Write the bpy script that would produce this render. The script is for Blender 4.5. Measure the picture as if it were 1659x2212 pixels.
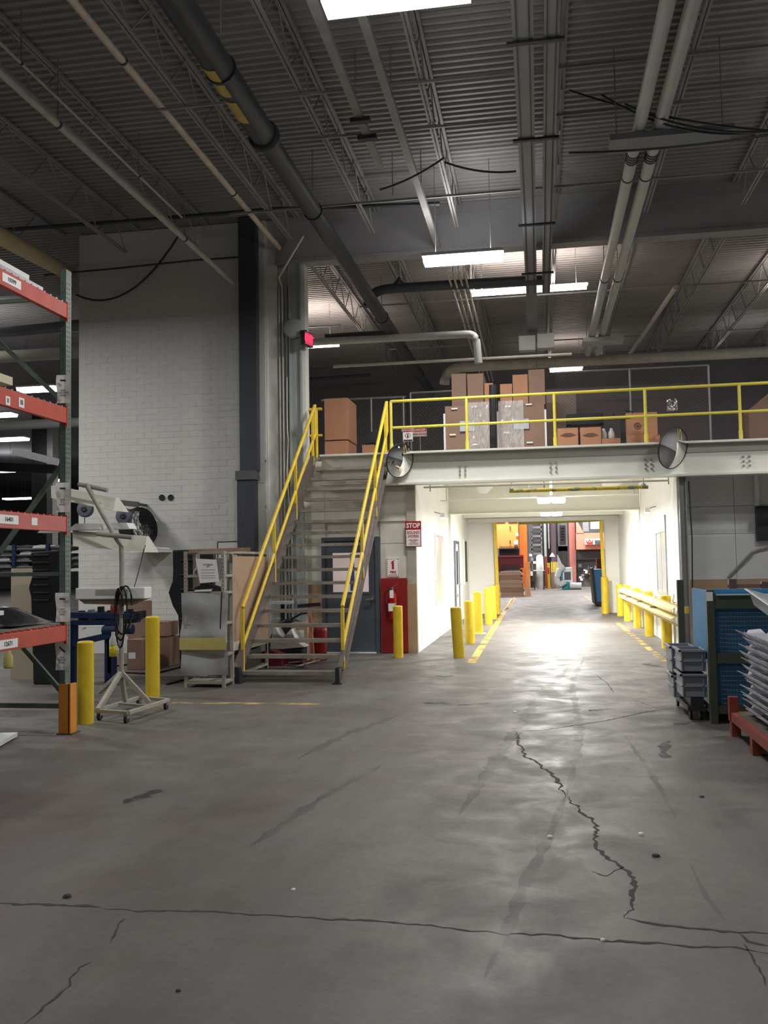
import bpy, math, random
from mathutils import Vector, Matrix
random.seed(7)
for o in list(bpy.data.objects): bpy.data.objects.remove(o)
C = bpy.context.scene.collection
SC = bpy.context.scene
# ------------------------------------------------------------------ camera
FPX, YAW, PIT, ROL, EYE = 1978.0, .1681, .0561, -.0167, 1.65
_f = Vector((-math.sin(YAW)*math.cos(PIT), math.cos(YAW)*math.cos(PIT), math.sin(PIT)))
_r0 = Vector((math.cos(YAW), math.sin(YAW), 0)); _u0 = _r0.cross(_f)
_r = math.cos(ROL)*_r0 + math.sin(ROL)*_u0
_u = -math.sin(ROL)*_r0 + math.cos(ROL)*_u0
CAM = Vector((0, 0, EYE))
cd = bpy.data.cameras.new('camera'); cam = bpy.data.objects.new('camera', cd); C.objects.link(cam)
cd.sensor_fit = 'VERTICAL'; cd.sensor_height = 24; cd.lens = FPX/2212*24
cd.clip_start = .05; cd.clip_end = 300
m = Matrix.Identity(4)
for i in range(3):
    m[i][0] = _r[i]; m[i][1] = _u[i]; m[i][2] = -_f[i]; m[i][3] = CAM[i]
cam.matrix_world = m
SC.camera = cam
def ray(x, y): return _f + _r*((x-829.5)/FPX) - _u*((y-1106)/FPX)
def PY(x, y, Y): d = ray(x, y); return CAM + d*(Y/d.y)      # point seen at (x,y) lying at depth Y
def PX(x, y, X): d = ray(x, y); return CAM + d*(X/d.x)
def PZ(x, y, z=0.): d = ray(x, y); return CAM + d*((z-EYE)/d.z)
# ------------------------------------------------------------------ world, exposure
w = bpy.data.worlds.new('world'); SC.world = w; w.use_nodes = True
w.node_tree.nodes['Background'].inputs[0].default_value = (.5, .55, .62, 1)
w.node_tree.nodes['Background'].inputs[1].default_value = .1
SC.view_settings.view_transform = 'Standard'; SC.view_settings.look = 'None'
SC.view_settings.gamma = 1; SC.view_settings.use_curve_mapping = False
SC.view_settings.exposure = 0.12
def area(x, y, z, sx, sy, power, col=(1, .985, .965), up=False, rot=None, spread=180):
    l = bpy.data.lights.new('area_light', 'AREA'); l.shape = 'RECTANGLE'; l.size = sx; l.size_y = sy
    l.energy = power; l.color = col; l.spread = math.radians(spread)
    o = bpy.data.objects.new('area_light', l); C.objects.link(o); o.location = (x, y, z)
    if up: o.rotation_euler = (math.pi, 0, 0)
    if rot: o.rotation_euler = rot
    return o
HALL = 165.0
# visible main bay lamps and unseen hall rows, with lamps added for fill
MAIN_LAMPS = [(-1.13, 7.75), (-1.13, 14.9)]
for (lx, ly) in MAIN_LAMPS: area(lx, ly, 6.56, 1.2, .3, HALL); area(lx, ly, 6.78, 1.2, .3, HALL*.16, up=True)
for (lx, ly) in [(-1.13, .6), (6.2, 2), (4.9, 11.0), (7.0, 14.5), (-9.5, 5.), (-5.5, -2.5), (-10.8, 12.2)]: area(lx, ly, 6.56, 1.2, .3, HALL*{.6: .25, 2: .2, -2.5: .7, 12.2: 1.6, 5.: .7}.get(ly, 1.0)); area(lx, ly, 6.78, 1.2, .3, HALL*(.10 if lx > -5 else .03), up=True)
# ------------------------------------------------------------------ materials
MATS = {}
def mat(name, col, rough=.6, metal=0., var=.12, scale=3., bump=0., col2=None, spots=None, emit=None, estr=0., alpha=1., trans=0., rnd=0., sc3=None, coat=0.):
    if name in MATS: return MATS[name]
    M_ = bpy.data.materials.new(name); M_.use_nodes = True; nt = M_.node_tree; N = nt.nodes; L = nt.links
    b = N['Principled BSDF']
    b.inputs['Roughness'].default_value = rough; b.inputs['Metallic'].default_value = metal
    b.inputs['Alpha'].default_value = alpha; b.inputs['Transmission Weight'].default_value = trans
    if coat: b.inputs['Coat Weight'].default_value = coat
    g = N.new('ShaderNodeNewGeometry'); mp = N.new('ShaderNodeMapping'); L.new(g.outputs['Position'], mp.inputs[0])
    if sc3: mp.inputs['Scale'].default_value = sc3
    n = N.new('ShaderNodeTexNoise'); n.inputs['Scale'].default_value = scale; n.inputs['Detail'].default_value = 6
    n.inputs['Roughness'].default_value = .65; L.new(mp.outputs[0], n.inputs['Vector'])
    r = N.new('ShaderNodeValToRGB'); r.color_ramp.elements[0].position = .3; r.color_ramp.elements[1].position = .7
    c = Vector(col); c2 = Vector(col2) if col2 else c*(1+var)
    c1 = c*(1-var) if not col2 else c
    r.color_ramp.elements[0].color = (*c1, 1); r.color_ramp.elements[1].color = (*c2, 1)
    L.new(n.outputs['Fac'], r.inputs[0]); out = r.outputs[0]
    if spots:
        n2 = N.new('ShaderNodeTexNoise'); n2.inputs['Scale'].default_value = spots[1]; n2.inputs['Detail'].default_value = 8
        n2.inputs['Roughness'].default_value = .7; L.new(mp.outputs[0], n2.inputs['Vector'])
        r2 = N.new('ShaderNodeValToRGB'); r2.color_ramp.elements[0].position = spots[2]; r2.color_ramp.elements[1].position = spots[2]+.04
        L.new(n2.outputs['Fac'], r2.inputs[0])
        mx = N.new('ShaderNodeMix'); mx.data_type = 'RGBA'; L.new(r2.outputs[0], mx.inputs['Factor'])
        L.new(out, mx.inputs['A']); mx.inputs['B'].default_value = (*spots[0], 1); out = mx.outputs['Result']
    if rnd:
        oi = N.new('ShaderNodeObjectInfo'); mr = N.new('ShaderNodeMapRange'); L.new(oi.outputs['Random'], mr.inputs[0])
        mr.inputs[3].default_value = 1-rnd; mr.inputs[4].default_value = 1+rnd
        hs = N.new('ShaderNodeHueSaturation'); L.new(mr.outputs[0], hs.inputs['Value']); L.new(out, hs.inputs['Color']); out = hs.outputs[0]
    L.new(out, b.inputs['Base Color'])
    if bump:
        bp = N.new('ShaderNodeBump'); bp.inputs['Strength'].default_value = bump; bp.inputs['Distance'].default_value = .01
        L.new(n.outputs['Fac'], bp.inputs['Height']); L.new(bp.outputs[0], b.inputs['Normal'])
    if emit:
        b.inputs['Emission Color'].default_value = (*emit, 1); b.inputs['Emission Strength'].default_value = estr
    MATS[name] = M_; return M_
def srgb(r, g, b):
    f = lambda c: (c/255/12.92 if c <= 10 else ((c/255+.055)/1.055)**2.4)
    return (f(r), f(g), f(b))
yellow = mat('yellow_paint', srgb(226, 194, 48), .42, var=.1, scale=8, bump=.1, spots=((.03, .025, .02), 14, .7))
yrail = mat('rail_yellow', srgb(222, 208, 84), .45, var=.1, scale=6, spots=(srgb(90, 80, 40), 12, .72))
ystair = mat('stair_rail_yellow', srgb(230, 198, 60), .4, var=.12, scale=5, spots=(srgb(150, 125, 70), 9, .68))
orange_guard = mat('orange_guard', srgb(222, 142, 45), .5, var=.12, scale=7, spots=(srgb(90, 60, 40), 12, .7))
rackgreen = mat('rack_green', srgb(92, 112, 100), .45, .1, var=.2, scale=6)
rackorange = mat('rack_orange', srgb(188, 74, 58), .5, var=.15, scale=4, spots=(srgb(110, 60, 50), 9, .68))
black = mat('black_rubber', (.012, .012, .013), .5)
blackplas = mat('black_plastic', (.02, .021, .025), .3, var=.2)
darkmet = mat('dark_metal', (.035, .037, .042), .45, .3, var=.2)
dksteel = mat('stair_steel', srgb(112, 103, 98), .5, .35, var=.2, scale=10)
tread_m = mat('tread_steel', srgb(160, 154, 146), .42, .4, var=.3, scale=14, sc3=(.3, 1, 1), spots=(srgb(52, 48, 45), 30, .62))
colgray = mat('column_dark', srgb(62, 66, 74), .6, var=.12, scale=3, spots=(srgb(46, 46, 50), 2, .66))
white = mat('white_paint', (.78, .77, .72), .55, var=.03, scale=2)
whitewall = mat('white_wall', (.86, .86, .84), .6, var=.025, scale=1.5)
cream = mat('cream_wall', srgb(213, 210, 196), .6, var=.05, scale=2)
beamw = mat('beam_white', srgb(222, 222, 212), .5, var=.03, scale=2, spots=(srgb(190, 188, 176), 5, .72))
brickm = mat('painted_brick', srgb(212, 212, 208), .7, var=.04, scale=4, bump=.25, rnd=.015)
mortar = mat('mortar', srgb(205, 205, 201), .9, var=.05, scale=7, spots=(srgb(95, 92, 90), 6, .6))
panelg = mat('panel_gray', srgb(215, 217, 217), .6, var=.07, scale=1.5, spots=(srgb(140, 140, 140), 12, .75))
tan = mat('tan_paint', srgb(176, 150, 118), .6, var=.05)
redp = mat('red_board', srgb(140, 20, 22), .5, var=.06)
redext = mat('extinguisher_red', srgb(165, 18, 20), .25, var=.03, coat=.5)
doorg = mat('door_gray', srgb(78, 84, 92), .45, var=.06, scale=2)
deckm = mat('deck_metal', srgb(136, 133, 132), .55, .1, var=.12, scale=1.2, rnd=.06)
joistm = mat('joist_gray', srgb(144, 143, 142), .55, .1, var=.15, scale=4)
pipeg = mat('pipe_gray', srgb(190, 186, 176), .5, var=.15, scale=5)
pipep = mat('pipe_pale', srgb(204, 190, 176), .5, var=.15, scale=5)
pvc = mat('pvc_white', srgb(196, 200, 198), .4, var=.06)
ductd = mat('duct_dark', srgb(60, 64, 70), .5, .1, var=.12)
busm = mat('bus_gray', srgb(128, 132, 138), .45, .2, var=.1)
lampm = mat('lamp_body', (.7, .7, .68), .4)
glow = mat('lamp_glow', (1, 1, 1), .5, emit=(1, .98, .93), estr=9)
glowt = mat('tunnel_glow', (1, 1, 1), .5, emit=(1, 1, .96), estr=14)
glowf = mat('far_glow', (1, 1, 1), .5, emit=(1, .98, .94), estr=8)
redglow = mat('exit_glow', (.5, .02, .05), .5, emit=(1, .02, .08), estr=2.2)
card = mat('cardboard', srgb(184, 134, 104), .75, var=.06, scale=5, rnd=.06)
cardp = mat('cardboard_pale', srgb(186, 158, 132), .75, var=.05, scale=5)
cardd = mat('cardboard_dark', srgb(146, 118, 102), .8, var=.08, scale=5, rnd=.06)
wrapm = mat('stretch_wrap', (.9, .89, .88), .1, var=.1, scale=9, bump=1., alpha=.5, sc3=(1, 1, 3), coat=1.)
foamw = mat('foam_wrap', srgb(168, 170, 172), .35, var=.12, scale=6, bump=.5, alpha=.93)
tape = mat('yellow_tape', srgb(205, 190, 120), .4)
paper = mat('paper_white', (.86, .86, .85), .6, var=.02)
ink = mat('ink_black', (.02, .02, .02), .6)
inkr = mat('ink_red', srgb(170, 20, 25), .5)
mirror = mat('mirror', (.9, .9, .9), .02, 1., var=0)
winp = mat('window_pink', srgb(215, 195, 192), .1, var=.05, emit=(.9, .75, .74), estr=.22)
glassd = mat('window_dark', (.02, .02, .022), .45)
chrome = mat('chrome', (.7, .7, .7), .2, 1.)
bluep = mat('blue_panel', srgb(66, 136, 186), .65, var=.1, scale=5)
bluem = mat('blue_steel', srgb(34, 52, 88), .4, .1, var=.15)
sgreen = mat('stillage_green', srgb(74, 80, 68), .5, .2, var=.15, scale=7, spots=(srgb(110, 108, 96), 9, .7))
sred = mat('rust_red', srgb(135, 62, 48), .55, .1, var=.2, scale=7)
grayp = mat('gray_plastic', srgb(128, 134, 144), .4, var=.05)
trayp = mat('tray_plastic', srgb(205, 207, 214), .2, var=.1, alpha=.9, scale=6)
woodp = mat('wood_board', srgb(150, 122, 96), .7, var=.15, scale=6, sc3=(1, 6, 1))
beige = mat('beige_panel', srgb(200, 190, 165), .6, var=.05)
gal = mat('galvanized', srgb(150, 150, 152), .4, .5, var=.12, scale=8)
standm = mat('stand_cream', srgb(166, 161, 149), .5, var=.15, scale=9, spots=(srgb(110, 100, 85), 16, .66))
orangep = mat('press_orange', srgb(238, 150, 78), .45, var=.05)
coral = mat('press_coral', srgb(222, 134, 112), .45, var=.08)
purple = mat('purple_gray', srgb(104, 88, 96), .5, var=.1)
maroon = mat('maroon', srgb(110, 24, 40), .35, var=.1)
rose = mat('rose_brown', srgb(166, 100, 92), .5, var=.1)
teal = mat('teal', srgb(30, 140, 150), .4)
offwhite = mat('off_white', (.76, .77, .75), .5, var=.06)
grate = mat('grate_gray', srgb(90, 92, 96), .5, .4, var=.2)
darkwall = mat('dark_wall', srgb(112, 111, 116), .8, var=.1)
meshm = mat('mesh_wire', srgb(105, 105, 105), .5, .5)
bluew = mat('bluegray', srgb(166, 172, 170), .5, var=.08)
# ------------------------------------------------------------------ mesh helper
WL = {}
class MB:
    def __init__(s): s.v = []; s.f = []; s.sm = []
    def add(s, vs, fs, smooth=False):
        n = len(s.v); s.v += [Vector(v) for v in vs]
        for f in fs: s.f.append([i+n for i in f]); s.sm.append(smooth)
        return s
    def box(s, a, b, M=None):
        (x0, y0, z0), (x1, y1, z1) = a, b
        if x0 > x1: x0, x1 = x1, x0
        if y0 > y1: y0, y1 = y1, y0
        if z0 > z1: z0, z1 = z1, z0
        vs = [Vector(p) for p in ((x0,y0,z0),(x1,y0,z0),(x1,y1,z0),(x0,y1,z0),(x0,y0,z1),(x1,y0,z1),(x1,y1,z1),(x0,y1,z1))]
        if M: vs = [M @ v for v in vs]
        return s.add(vs, [(0,3,2,1),(4,5,6,7),(0,1,5,4),(1,2,6,5),(2,3,7,6),(3,0,4,7)])
    def cyl(s, p, q, r, n=12, r2=None, cap=True):
        p = Vector(p); q = Vector(q); r2 = r if r2 is None else r2
        d = (q-p).normalized(); a = Vector((0,0,1)) if abs(d.z) < .9 else Vector((1,0,0))
        u = d.cross(a).normalized(); v = d.cross(u)
        A = [p+(u*math.cos(t)+v*math.sin(t))*r for t in [2*math.pi*i/n for i in range(n)]]
        B = [q+(u*math.cos(t)+v*math.sin(t))*r2 for t in [2*math.pi*i/n for i in range(n)]]
        s.add(A+B, [(i, n+i, n+(i+1) % n, (i+1) % n) for i in range(n)], n > 6)
        if cap: s.add(A, [tuple(range(n))]); s.add(B, [tuple(range(n-1, -1, -1))])
        return s
    def tube(s, pts, r, n=8):
        pts = [Vector(p) for p in pts]; rings = []
        for i, p in enumerate(pts):
            d = (pts[min(i+1, len(pts)-1)]-pts[max(i-1, 0)]).normalized()
            a = Vector((0,0,1)) if abs(d.z) < .95 else Vector((0,1,0))
            u = d.cross(a).normalized(); v = d.cross(u)
            rings += [p+(u*math.cos(t)+v*math.sin(t))*r for t in [2*math.pi*k/n for k in range(n)]]
        fs = [(i*n+k, (i+1)*n+k, (i+1)*n+(k+1) % n, i*n+(k+1) % n) for i in range(len(pts)-1) for k in range(n)]
        s.add(rings, fs, True); m_ = len(rings)-n
        s.add(rings[:n], [tuple(range(n))]); s.add(rings[m_:], [tuple(range(n-1, -1, -1))])
        return s
    def bar(s, p, q, w, h=None, up=(0,0,1)):      # rectangular bar between two points
        p = Vector(p); q = Vector(q); h = w if h is None else h
        d = (q-p).normalized(); a = Vector(up)
        if abs(d.dot(a)) > .98: a = Vector((0,1,0))
        u = d.cross(a).normalized()*w/2; v = u.cross(d).normalized()*h/2
        vs = [p-u-v, p+u-v, p+u+v, p-u+v, q-u-v, q+u-v, q+u+v, q-u+v]
        return s.add(vs, [(0,1,2,3),(7,6,5,4),(0,4,5,1),(1,5,6,2),(2,6,7,3),(3,7,4,0)])
    def prism(s, poly, a, b, axis='y'):
        f = {'y': lambda u, v, t: (u, t, v), 'x': lambda u, v, t: (t, u, v), 'z': lambda u, v, t: (u, v, t)}[axis]
        n = len(poly)
        s.add([f(u, v, a) for u, v in poly]+[f(u, v, b) for u, v in poly],
              [tuple(range(n)), tuple(range(2*n-1, n-1, -1))]+[(i, n+i, n+(i+1) % n, (i+1) % n) for i in range(n)])
        return s
    def lathe(s, c, prof, n=20, axis=(0,0,1)):
        c = Vector(c); R = Vector((0,0,1)).rotation_difference(Vector(axis)).to_matrix()
        vs = [c+R @ Vector((r*math.cos(2*math.pi*k/n), r*math.sin(2*math.pi*k/n), z)) for r, z in prof for k in range(n)]
        fs = [(i*n+k, i*n+(k+1) % n, (i+1)*n+(k+1) % n, (i+1)*n+k) for i in range(len(prof)-1) for k in range(n)]
        return s.add(vs, fs, True)
    def xf(s, M): s.v = [M @ v for v in s.v]; return s
    def build(s, name, mt, parent=None, label=None, cat=None, group=None, kind=None, bevel=0.):
        xs = [v.x for v in s.v]; ys = [v.y for v in s.v]; zs = [v.z for v in s.v]
        o0 = Vector(((min(xs)+max(xs))/2, (min(ys)+max(ys))/2, min(zs)))
        me = bpy.data.meshes.new(name); me.from_pydata([v-o0 for v in s.v], [], s.f)
        me.polygons.foreach_set('use_smooth', s.sm); me.update(); me.materials.append(mt)
        o = bpy.data.objects.new(name, me); C.objects.link(o); o.location = o0; WL[o] = o0
        if bevel:
            bv = o.modifiers.new('bevel', 'BEVEL'); bv.width = bevel; bv.segments = 2; bv.limit_method = 'ANGLE'
        if parent: adopt(o, parent)
        if label: o['label'] = label
        if cat: o['category'] = cat
        if group: o['group'] = group
        if kind: o['kind'] = kind
        return o
def adopt(o, parent):
    o.parent = parent; o.matrix_parent_inverse = Matrix.Translation(-WL[parent]); 
def thing(name, label, cat, loc, group=None):
    o = bpy.data.objects.new(name, None); C.objects.link(o); o.location = loc; WL[o] = Vector(loc)
    o.empty_display_size = .1; o['label'] = label; o['category'] = cat
    if group: o['group'] = group
    return o
def kids(o): return [c for c in bpy.data.objects if c.parent == o]
def dup(root, loc, label=None, group=None):
    ks = KID.setdefault(root, kids(root))
    r = root.copy(); C.objects.link(r); r.location = loc; WL[r] = Vector(loc)
    if label: r['label'] = label
    if group: r['group'] = group
    for ch in ks:
        c = ch.copy(); C.objects.link(c); c.parent = r
        for gch in KID.setdefault(ch, kids(ch)):
            d = gch.copy(); C.objects.link(d); d.parent = c
    return r
KID = {}
def struct(name, mb, mt, parent=None, label=None):
    o = mb.build(name, mt, parent, label)
    if not parent: o['kind'] = 'structure'
    return o
glassd.node_tree.nodes['Principled BSDF'].inputs['Specular IOR Level'].default_value = .08
def text(s, size, loc, mt, parent, name='lettering', rot=(math.pi/2, 0, 0), sx=1., align='CENTER', ext=.001, font_w=0.):
    cu = bpy.data.curves.new('txt', 'FONT'); cu.body = s; cu.size = size; cu.align_x = align; cu.extrude = ext; cu.resolution_u = 2
    cu.offset = font_w; cu.align_y = 'CENTER'; cu.space_line = .9
    t = bpy.data.objects.new('txt', cu); C.objects.link(t); bpy.context.view_layer.update()
    me = bpy.data.meshes.new_from_object(t); bpy.data.objects.remove(t)
    me.transform(Matrix.Diagonal((sx, 1, 1, 1)))
    me.materials.clear(); me.materials.append(mt)
    o = bpy.data.objects.new(name, me); C.objects.link(o); o.rotation_euler = rot; o.location = loc; WL[o] = Vector(loc)
    if parent: adopt(o, parent)
    return o
def arc(p0, p1, p2, n=8):   # quadratic curve
    p0, p1, p2 = map(Vector, (p0, p1, p2)); return [p0*(1-t)**2+p1*2*t*(1-t)+p2*t*t for t in [i/n for i in range(n+1)]]
def sag(p, q, d, n=12):
    p = Vector(p); q = Vector(q); return [p.lerp(q, i/n)-Vector((0,0,d*4*(i/n)*(1-i/n))) for i in range(n+1)]
# ------------------------------------------------------------------ floor
def floor_mat():
    M_ = bpy.data.materials.new('concrete'); M_.use_nodes = True; nt = M_.node_tree; N = nt.nodes; L = nt.links; b = N['Principled BSDF']
    g = N.new('ShaderNodeNewGeometry')
    def noise(sc, det, mps=(1, 1, 1), dist=0., rot=0.):
        mp = N.new('ShaderNodeMapping'); mp.inputs['Scale'].default_value = mps; mp.inputs['Rotation'].default_value = (0, 0, rot); L.new(g.outputs['Position'], mp.inputs[0])
        n = N.new('ShaderNodeTexNoise'); n.inputs['Scale'].default_value = sc; n.inputs['Detail'].default_value = det; n.inputs['Distortion'].default_value = dist
        n.inputs['Roughness'].default_value = .62; L.new(mp.outputs[0], n.inputs['Vector']); return n.outputs['Fac']
    def ramp(x, a, b_, ca, cb):
        r = N.new('ShaderNodeValToRGB'); r.color_ramp.elements[0].position = a; r.color_ramp.elements[1].position = b_
        r.color_ramp.elements[0].color = (*ca, 1); r.color_ramp.elements[1].color = (*cb, 1); L.new(x, r.inputs[0]); return r.outputs[0]
    def mixc(f, a, b_, mode='MIX'):
        m_ = N.new('ShaderNodeMix'); m_.data_type = 'RGBA'; m_.blend_type = mode
        if isinstance(f, float): m_.inputs['Factor'].default_value = f
        else: L.new(f, m_.inputs['Factor'])
        L.new(a, m_.inputs['A']); L.new(b_, m_.inputs['B']); return m_.outputs['Result']
    base = ramp(noise(.35, 4, dist=.6), .35, .68, (.112, .096, .086), (.155, .148, .138))
    streak = ramp(noise(1.3, 6, (2.2, .45, 1), .3, -.25), .3, .7, (.82, .82, .83), (1.08, 1.08, 1.08))
    fine = ramp(noise(22, 7), .3, .75, (.86, .86, .86), (1.1, 1.1, 1.1))
    dark = ramp(noise(.8, 8, (1.6, .6, 1), .8, .4), .60, .76, (1, 1, 1), (.78, .76, .74))
    c = mixc(1., base, streak, 'MULTIPLY'); c = mixc(1., c, fine, 'MULTIPLY'); c = mixc(1., c, dark, 'MULTIPLY')
    L.new(c, b.inputs['Base Color'])
    r = N.new('ShaderNodeMapRange'); L.new(noise(2.1, 8, (1, 1, 1), .5), r.inputs[0]); r.inputs[1].default_value = .35; r.inputs[2].default_value = .7
    r.inputs[3].default_value = .42; r.inputs[4].default_value = .72; L.new(r.outputs[0], b.inputs['Roughness'])
    bp = N.new('ShaderNodeBump'); bp.inputs['Strength'].default_value = .25; bp.inputs['Distance'].default_value = .004
    L.new(noise(45, 5), bp.inputs['Height']); L.new(bp.outputs[0], b.inputs['Normal'])
    b.inputs['Specular IOR Level'].default_value = .45
    return M_
def worn(name, col, rough, sc, thr, mps=(1, 1, 1), amax=1., soft=.08):   # paint or rubber worn through to the concrete
    M_ = mat(name, col, rough, var=.08, scale=6); nt = M_.node_tree; N = nt.nodes; L = nt.links
    g = N.new('ShaderNodeNewGeometry'); mp = N.new('ShaderNodeMapping'); mp.inputs['Scale'].default_value = mps; L.new(g.outputs['Position'], mp.inputs[0])
    n = N.new('ShaderNodeTexNoise'); n.inputs['Scale'].default_value = sc; n.inputs['Detail'].default_value = 8; L.new(mp.outputs[0], n.inputs['Vector'])
    r = N.new('ShaderNodeMapRange'); L.new(n.outputs['Fac'], r.inputs[0]); r.inputs[1].default_value = thr-soft; r.inputs[2].default_value = thr+soft
    r.inputs[3].default_value = 0; r.inputs[4].default_value = amax; L.new(r.outputs[0], N['Principled BSDF'].inputs['Alpha']); return M_
concrete = floor_mat()
floor = struct('floor', MB().box((-46, -10, -.2), (14, 74, 0)), concrete)
lineM = worn('floor_line_paint', srgb(222, 180, 80), .5, 3., .40, amax=.9)
lineF = worn('faded_line_paint', srgb(206, 176, 108), .5, 3., .50, amax=.85)
crackM = mat('crack_dark', (.045, .04, .035), .9, var=.3, scale=20)
skid = worn('skid_mark', (.05, .047, .045), .6, 2.2, .5, (3, .8, 1), .3, .22)
skidd = worn('dark_scuff', (.03, .03, .03), .6, 3., .47, (2, 2, 1), .8, .15)
repair = worn('patch_edge', (.12, .11, .10), .8, 5, .42, amax=.6)
def ribbon(pts, wd, jit=0., step=.05, seed=1, taper=True, z=.0012):
    rg = random.Random(seed); P = [Vector(p) for p in pts]; Q = []
    for a, b in zip(P[:-1], P[1:]):
        n = max(1, int((b-a).length/step))
        for i in range(n): Q.append(a.lerp(b, i/n))
    Q.append(P[-1]); M_ = MB(); vs = []; off = 0
    for i, p in enumerate(Q):
        d = (Q[min(i+1, len(Q)-1)]-Q[max(i-1, 0)]).normalized(); nrm = Vector((-d.y, d.x, 0))
        off = off*.7+rg.uniform(-jit, jit); t = i/(len(Q)-1)
        ww = wd*(rg.uniform(.35, 1.25) if jit else 1)*(min(1, 6*t+.15, 6*(1-t)+.15) if taper else 1)/2
        c = p+nrm*off; vs += [Vector((c.x, c.y, z))+nrm*ww, Vector((c.x, c.y, z))-nrm*ww]
    return M_.add(vs, [(2*i, 2*i+1, 2*i+3, 2*i+2) for i in range(len(Q)-1)])
def fl(*px): return [PZ(x, y) for x, y in px]
ribbon(fl((1018, 1432), (1108, 1293)), .14, taper=False).build('floor_line', lineM, floor, 'yellow floor line left of the aisle')
ribbon(fl((1440, 1432), (1333, 1345)), .12, taper=False).build('floor_line', lineF, floor, 'faded yellow floor line right of the aisle')
ribbon([(-1.2, 44, 0), (-1.2, 31, 0)], .12, taper=False).build('floor_line', lineF, floor)
ribbon(fl((372, 1518), (470, 1519), (690, 1521)), .12, taper=False).build('floor_line', lineF, floor, 'short yellow line beside the rolling stand')
ribbon([(2.0, 44, 0), (2.0, 31, 0)], .12, taper=False).build('floor_line', lineF, floor)
ck = [  # cracks, as seen on the floor
 ([(0, 1950), (110, 1956), (215, 1960)], .028, .010), ([(215, 1961), (300, 1968), (420, 1970), (560, 1976), (700, 1984), (820, 1990), (900, 1996), (1020, 2009), (1100, 2018)], .018, .010),
 ([(1100, 2018), (1210, 2022), (1290, 2030), (1420, 2038), (1560, 2046), (1659, 2056)], .020, .012),
 ([(1352, 1984), (1420, 1996), (1500, 2006), (1560, 2013), (1659, 2016)], .024, .010), ([(1600, 2016), (1615, 2034), (1659, 2040)], .028, .012),
 ([(272, 1984), (250, 2010), (245, 2036)], .012, .008), ([(198, 2078), (160, 2105), (150, 2130), (110, 2165), (60, 2212)], .012, .012),
 ([(1112, 1580), (1120, 1605), (1135, 1632), (1180, 1660), (1200, 1685), (1222, 1720)], .030, .018),
 ([(1222, 1720), (1250, 1745), (1280, 1775), (1288, 1820), (1310, 1850), (1350, 1872), (1368, 1900), (1375, 1950), (1352, 1984)], .026, .016),
 ([(1105, 1581), (1180, 1576), (1250, 1566), (1340, 1550), (1400, 1537), (1460, 1530)], .016, .012),
 ([(1350, 1872), (1310, 1893), (1275, 1883)], .010, .01), ([(1610, 2040), (1640, 2090), (1659, 2130)], .010, .008),
 ([(1282, 1455), (1310, 1475), (1328, 1498)], .012, .01), ([(1370, 1512), (1420, 1530), (1460, 1533)], .010, .01)]
for i, (pp, wd, j) in enumerate(ck): ribbon(fl(*pp), wd, j, .03, i+3).build('crack', crackM, floor)
sk = [([(1222, 1720), (1245, 1640), (1252, 1560), (1238, 1500), (1236, 1470), (1262, 1420)], .10), ([(1222, 1720), (1180, 1820), (1130, 1920), (1105, 1990), (1050, 2110)], .07),
      ([(1350, 1590), (1400, 1660), (1440, 1730), (1462, 1768)], .05), ([(990, 1760), (1040, 1690), (1100, 1600), (1170, 1500), (1230, 1440)], .14),
      ([(640, 1640), (740, 1590), (860, 1545)], .12), ([(1490, 1860), (1530, 1940), (1570, 1990)], .03), ([(540, 1830), (700, 1720), (830, 1650)], .09)]
for i, (pp, wd) in enumerate(sk): ribbon(fl(*pp), wd, .004, .1, i+40, z=.0008).build('tire_mark', skid, floor)
for i, (pp, wd) in enumerate([([(915, 1518), (975, 1521)], .16), ([(985, 1524), (1060, 1519)], .10), ([(272, 1737), (345, 1705)], .12), ([(1390, 1433), (1428, 1441)], .22),
                              ([(1455, 1565), (1530, 1556)], .10), ([(1268, 1536), (1325, 1532)], .12), ([(1430, 1640), (1444, 1600)], .10)]):
    ribbon(fl(*pp), wd, .02, .05, i+60, z=.0009).build('oil_scuff', skidd, floor)
dr = PZ(961, 1459); MB().cyl((dr.x, dr.y, 0), (dr.x, dr.y, .004), .13, 24).build('drain_cover', grate, floor, 'small round drain cover in the floor')
for i, (x, y) in enumerate([(634, 1922), (1516, 1722), (1417, 1850), (1302, 2031), (1188, 1808), (145, 1938), (385, 2141), (1385, 1802), (1112, 1538), (1275, 1535)]):
    p = PZ(x, y); mm = MB(); rr = .012+.006*(i % 3)
    mm.lathe((p.x, p.y, 0), [(rr, 0), (rr*.8, rr*.5), (0, rr*.6)], 6)
    mm.build('debris', [offwhite, crackM, crackM, offwhite][i % 4], floor)
# ------------------------------------------------------------------ ceiling, deck sheets, joists
DZ = 8.30
ceil = struct('ceiling', MB().box((-46, -10, DZ+.08), (14, 74, DZ+.3)), darkwall)
def sheet_mesh():
    M_ = MB(); pr = []
    for i in range(6):
        y = -.45+i*.15
        pr += [(y, .0), (y+.055, .0), (y+.075, .03), (y+.13, .03)]
    pr.append((.45, 0)); n = len(pr)
    for (x0, x1) in ((-26, 13.5),):
        M_.add([(x0, y, z) for y, z in pr]+[(x1, y, z) for y, z in pr], [(i, i+1, n+i+1, n+i) for i in range(n-1)])
    return M_
sh = None
for k in range(43):
    y = -8.6+.9*k+.45
    if sh is None:
        mm = sheet_mesh(); mm.v = [v+Vector((0, y, DZ)) for v in mm.v]; sh = mm.build('deck_sheet', deckm, ceil)
    else:
        o = sh.copy(); C.objects.link(o); o.location = sh.location+Vector((0, .9*k, .002*(k % 2)))
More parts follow.
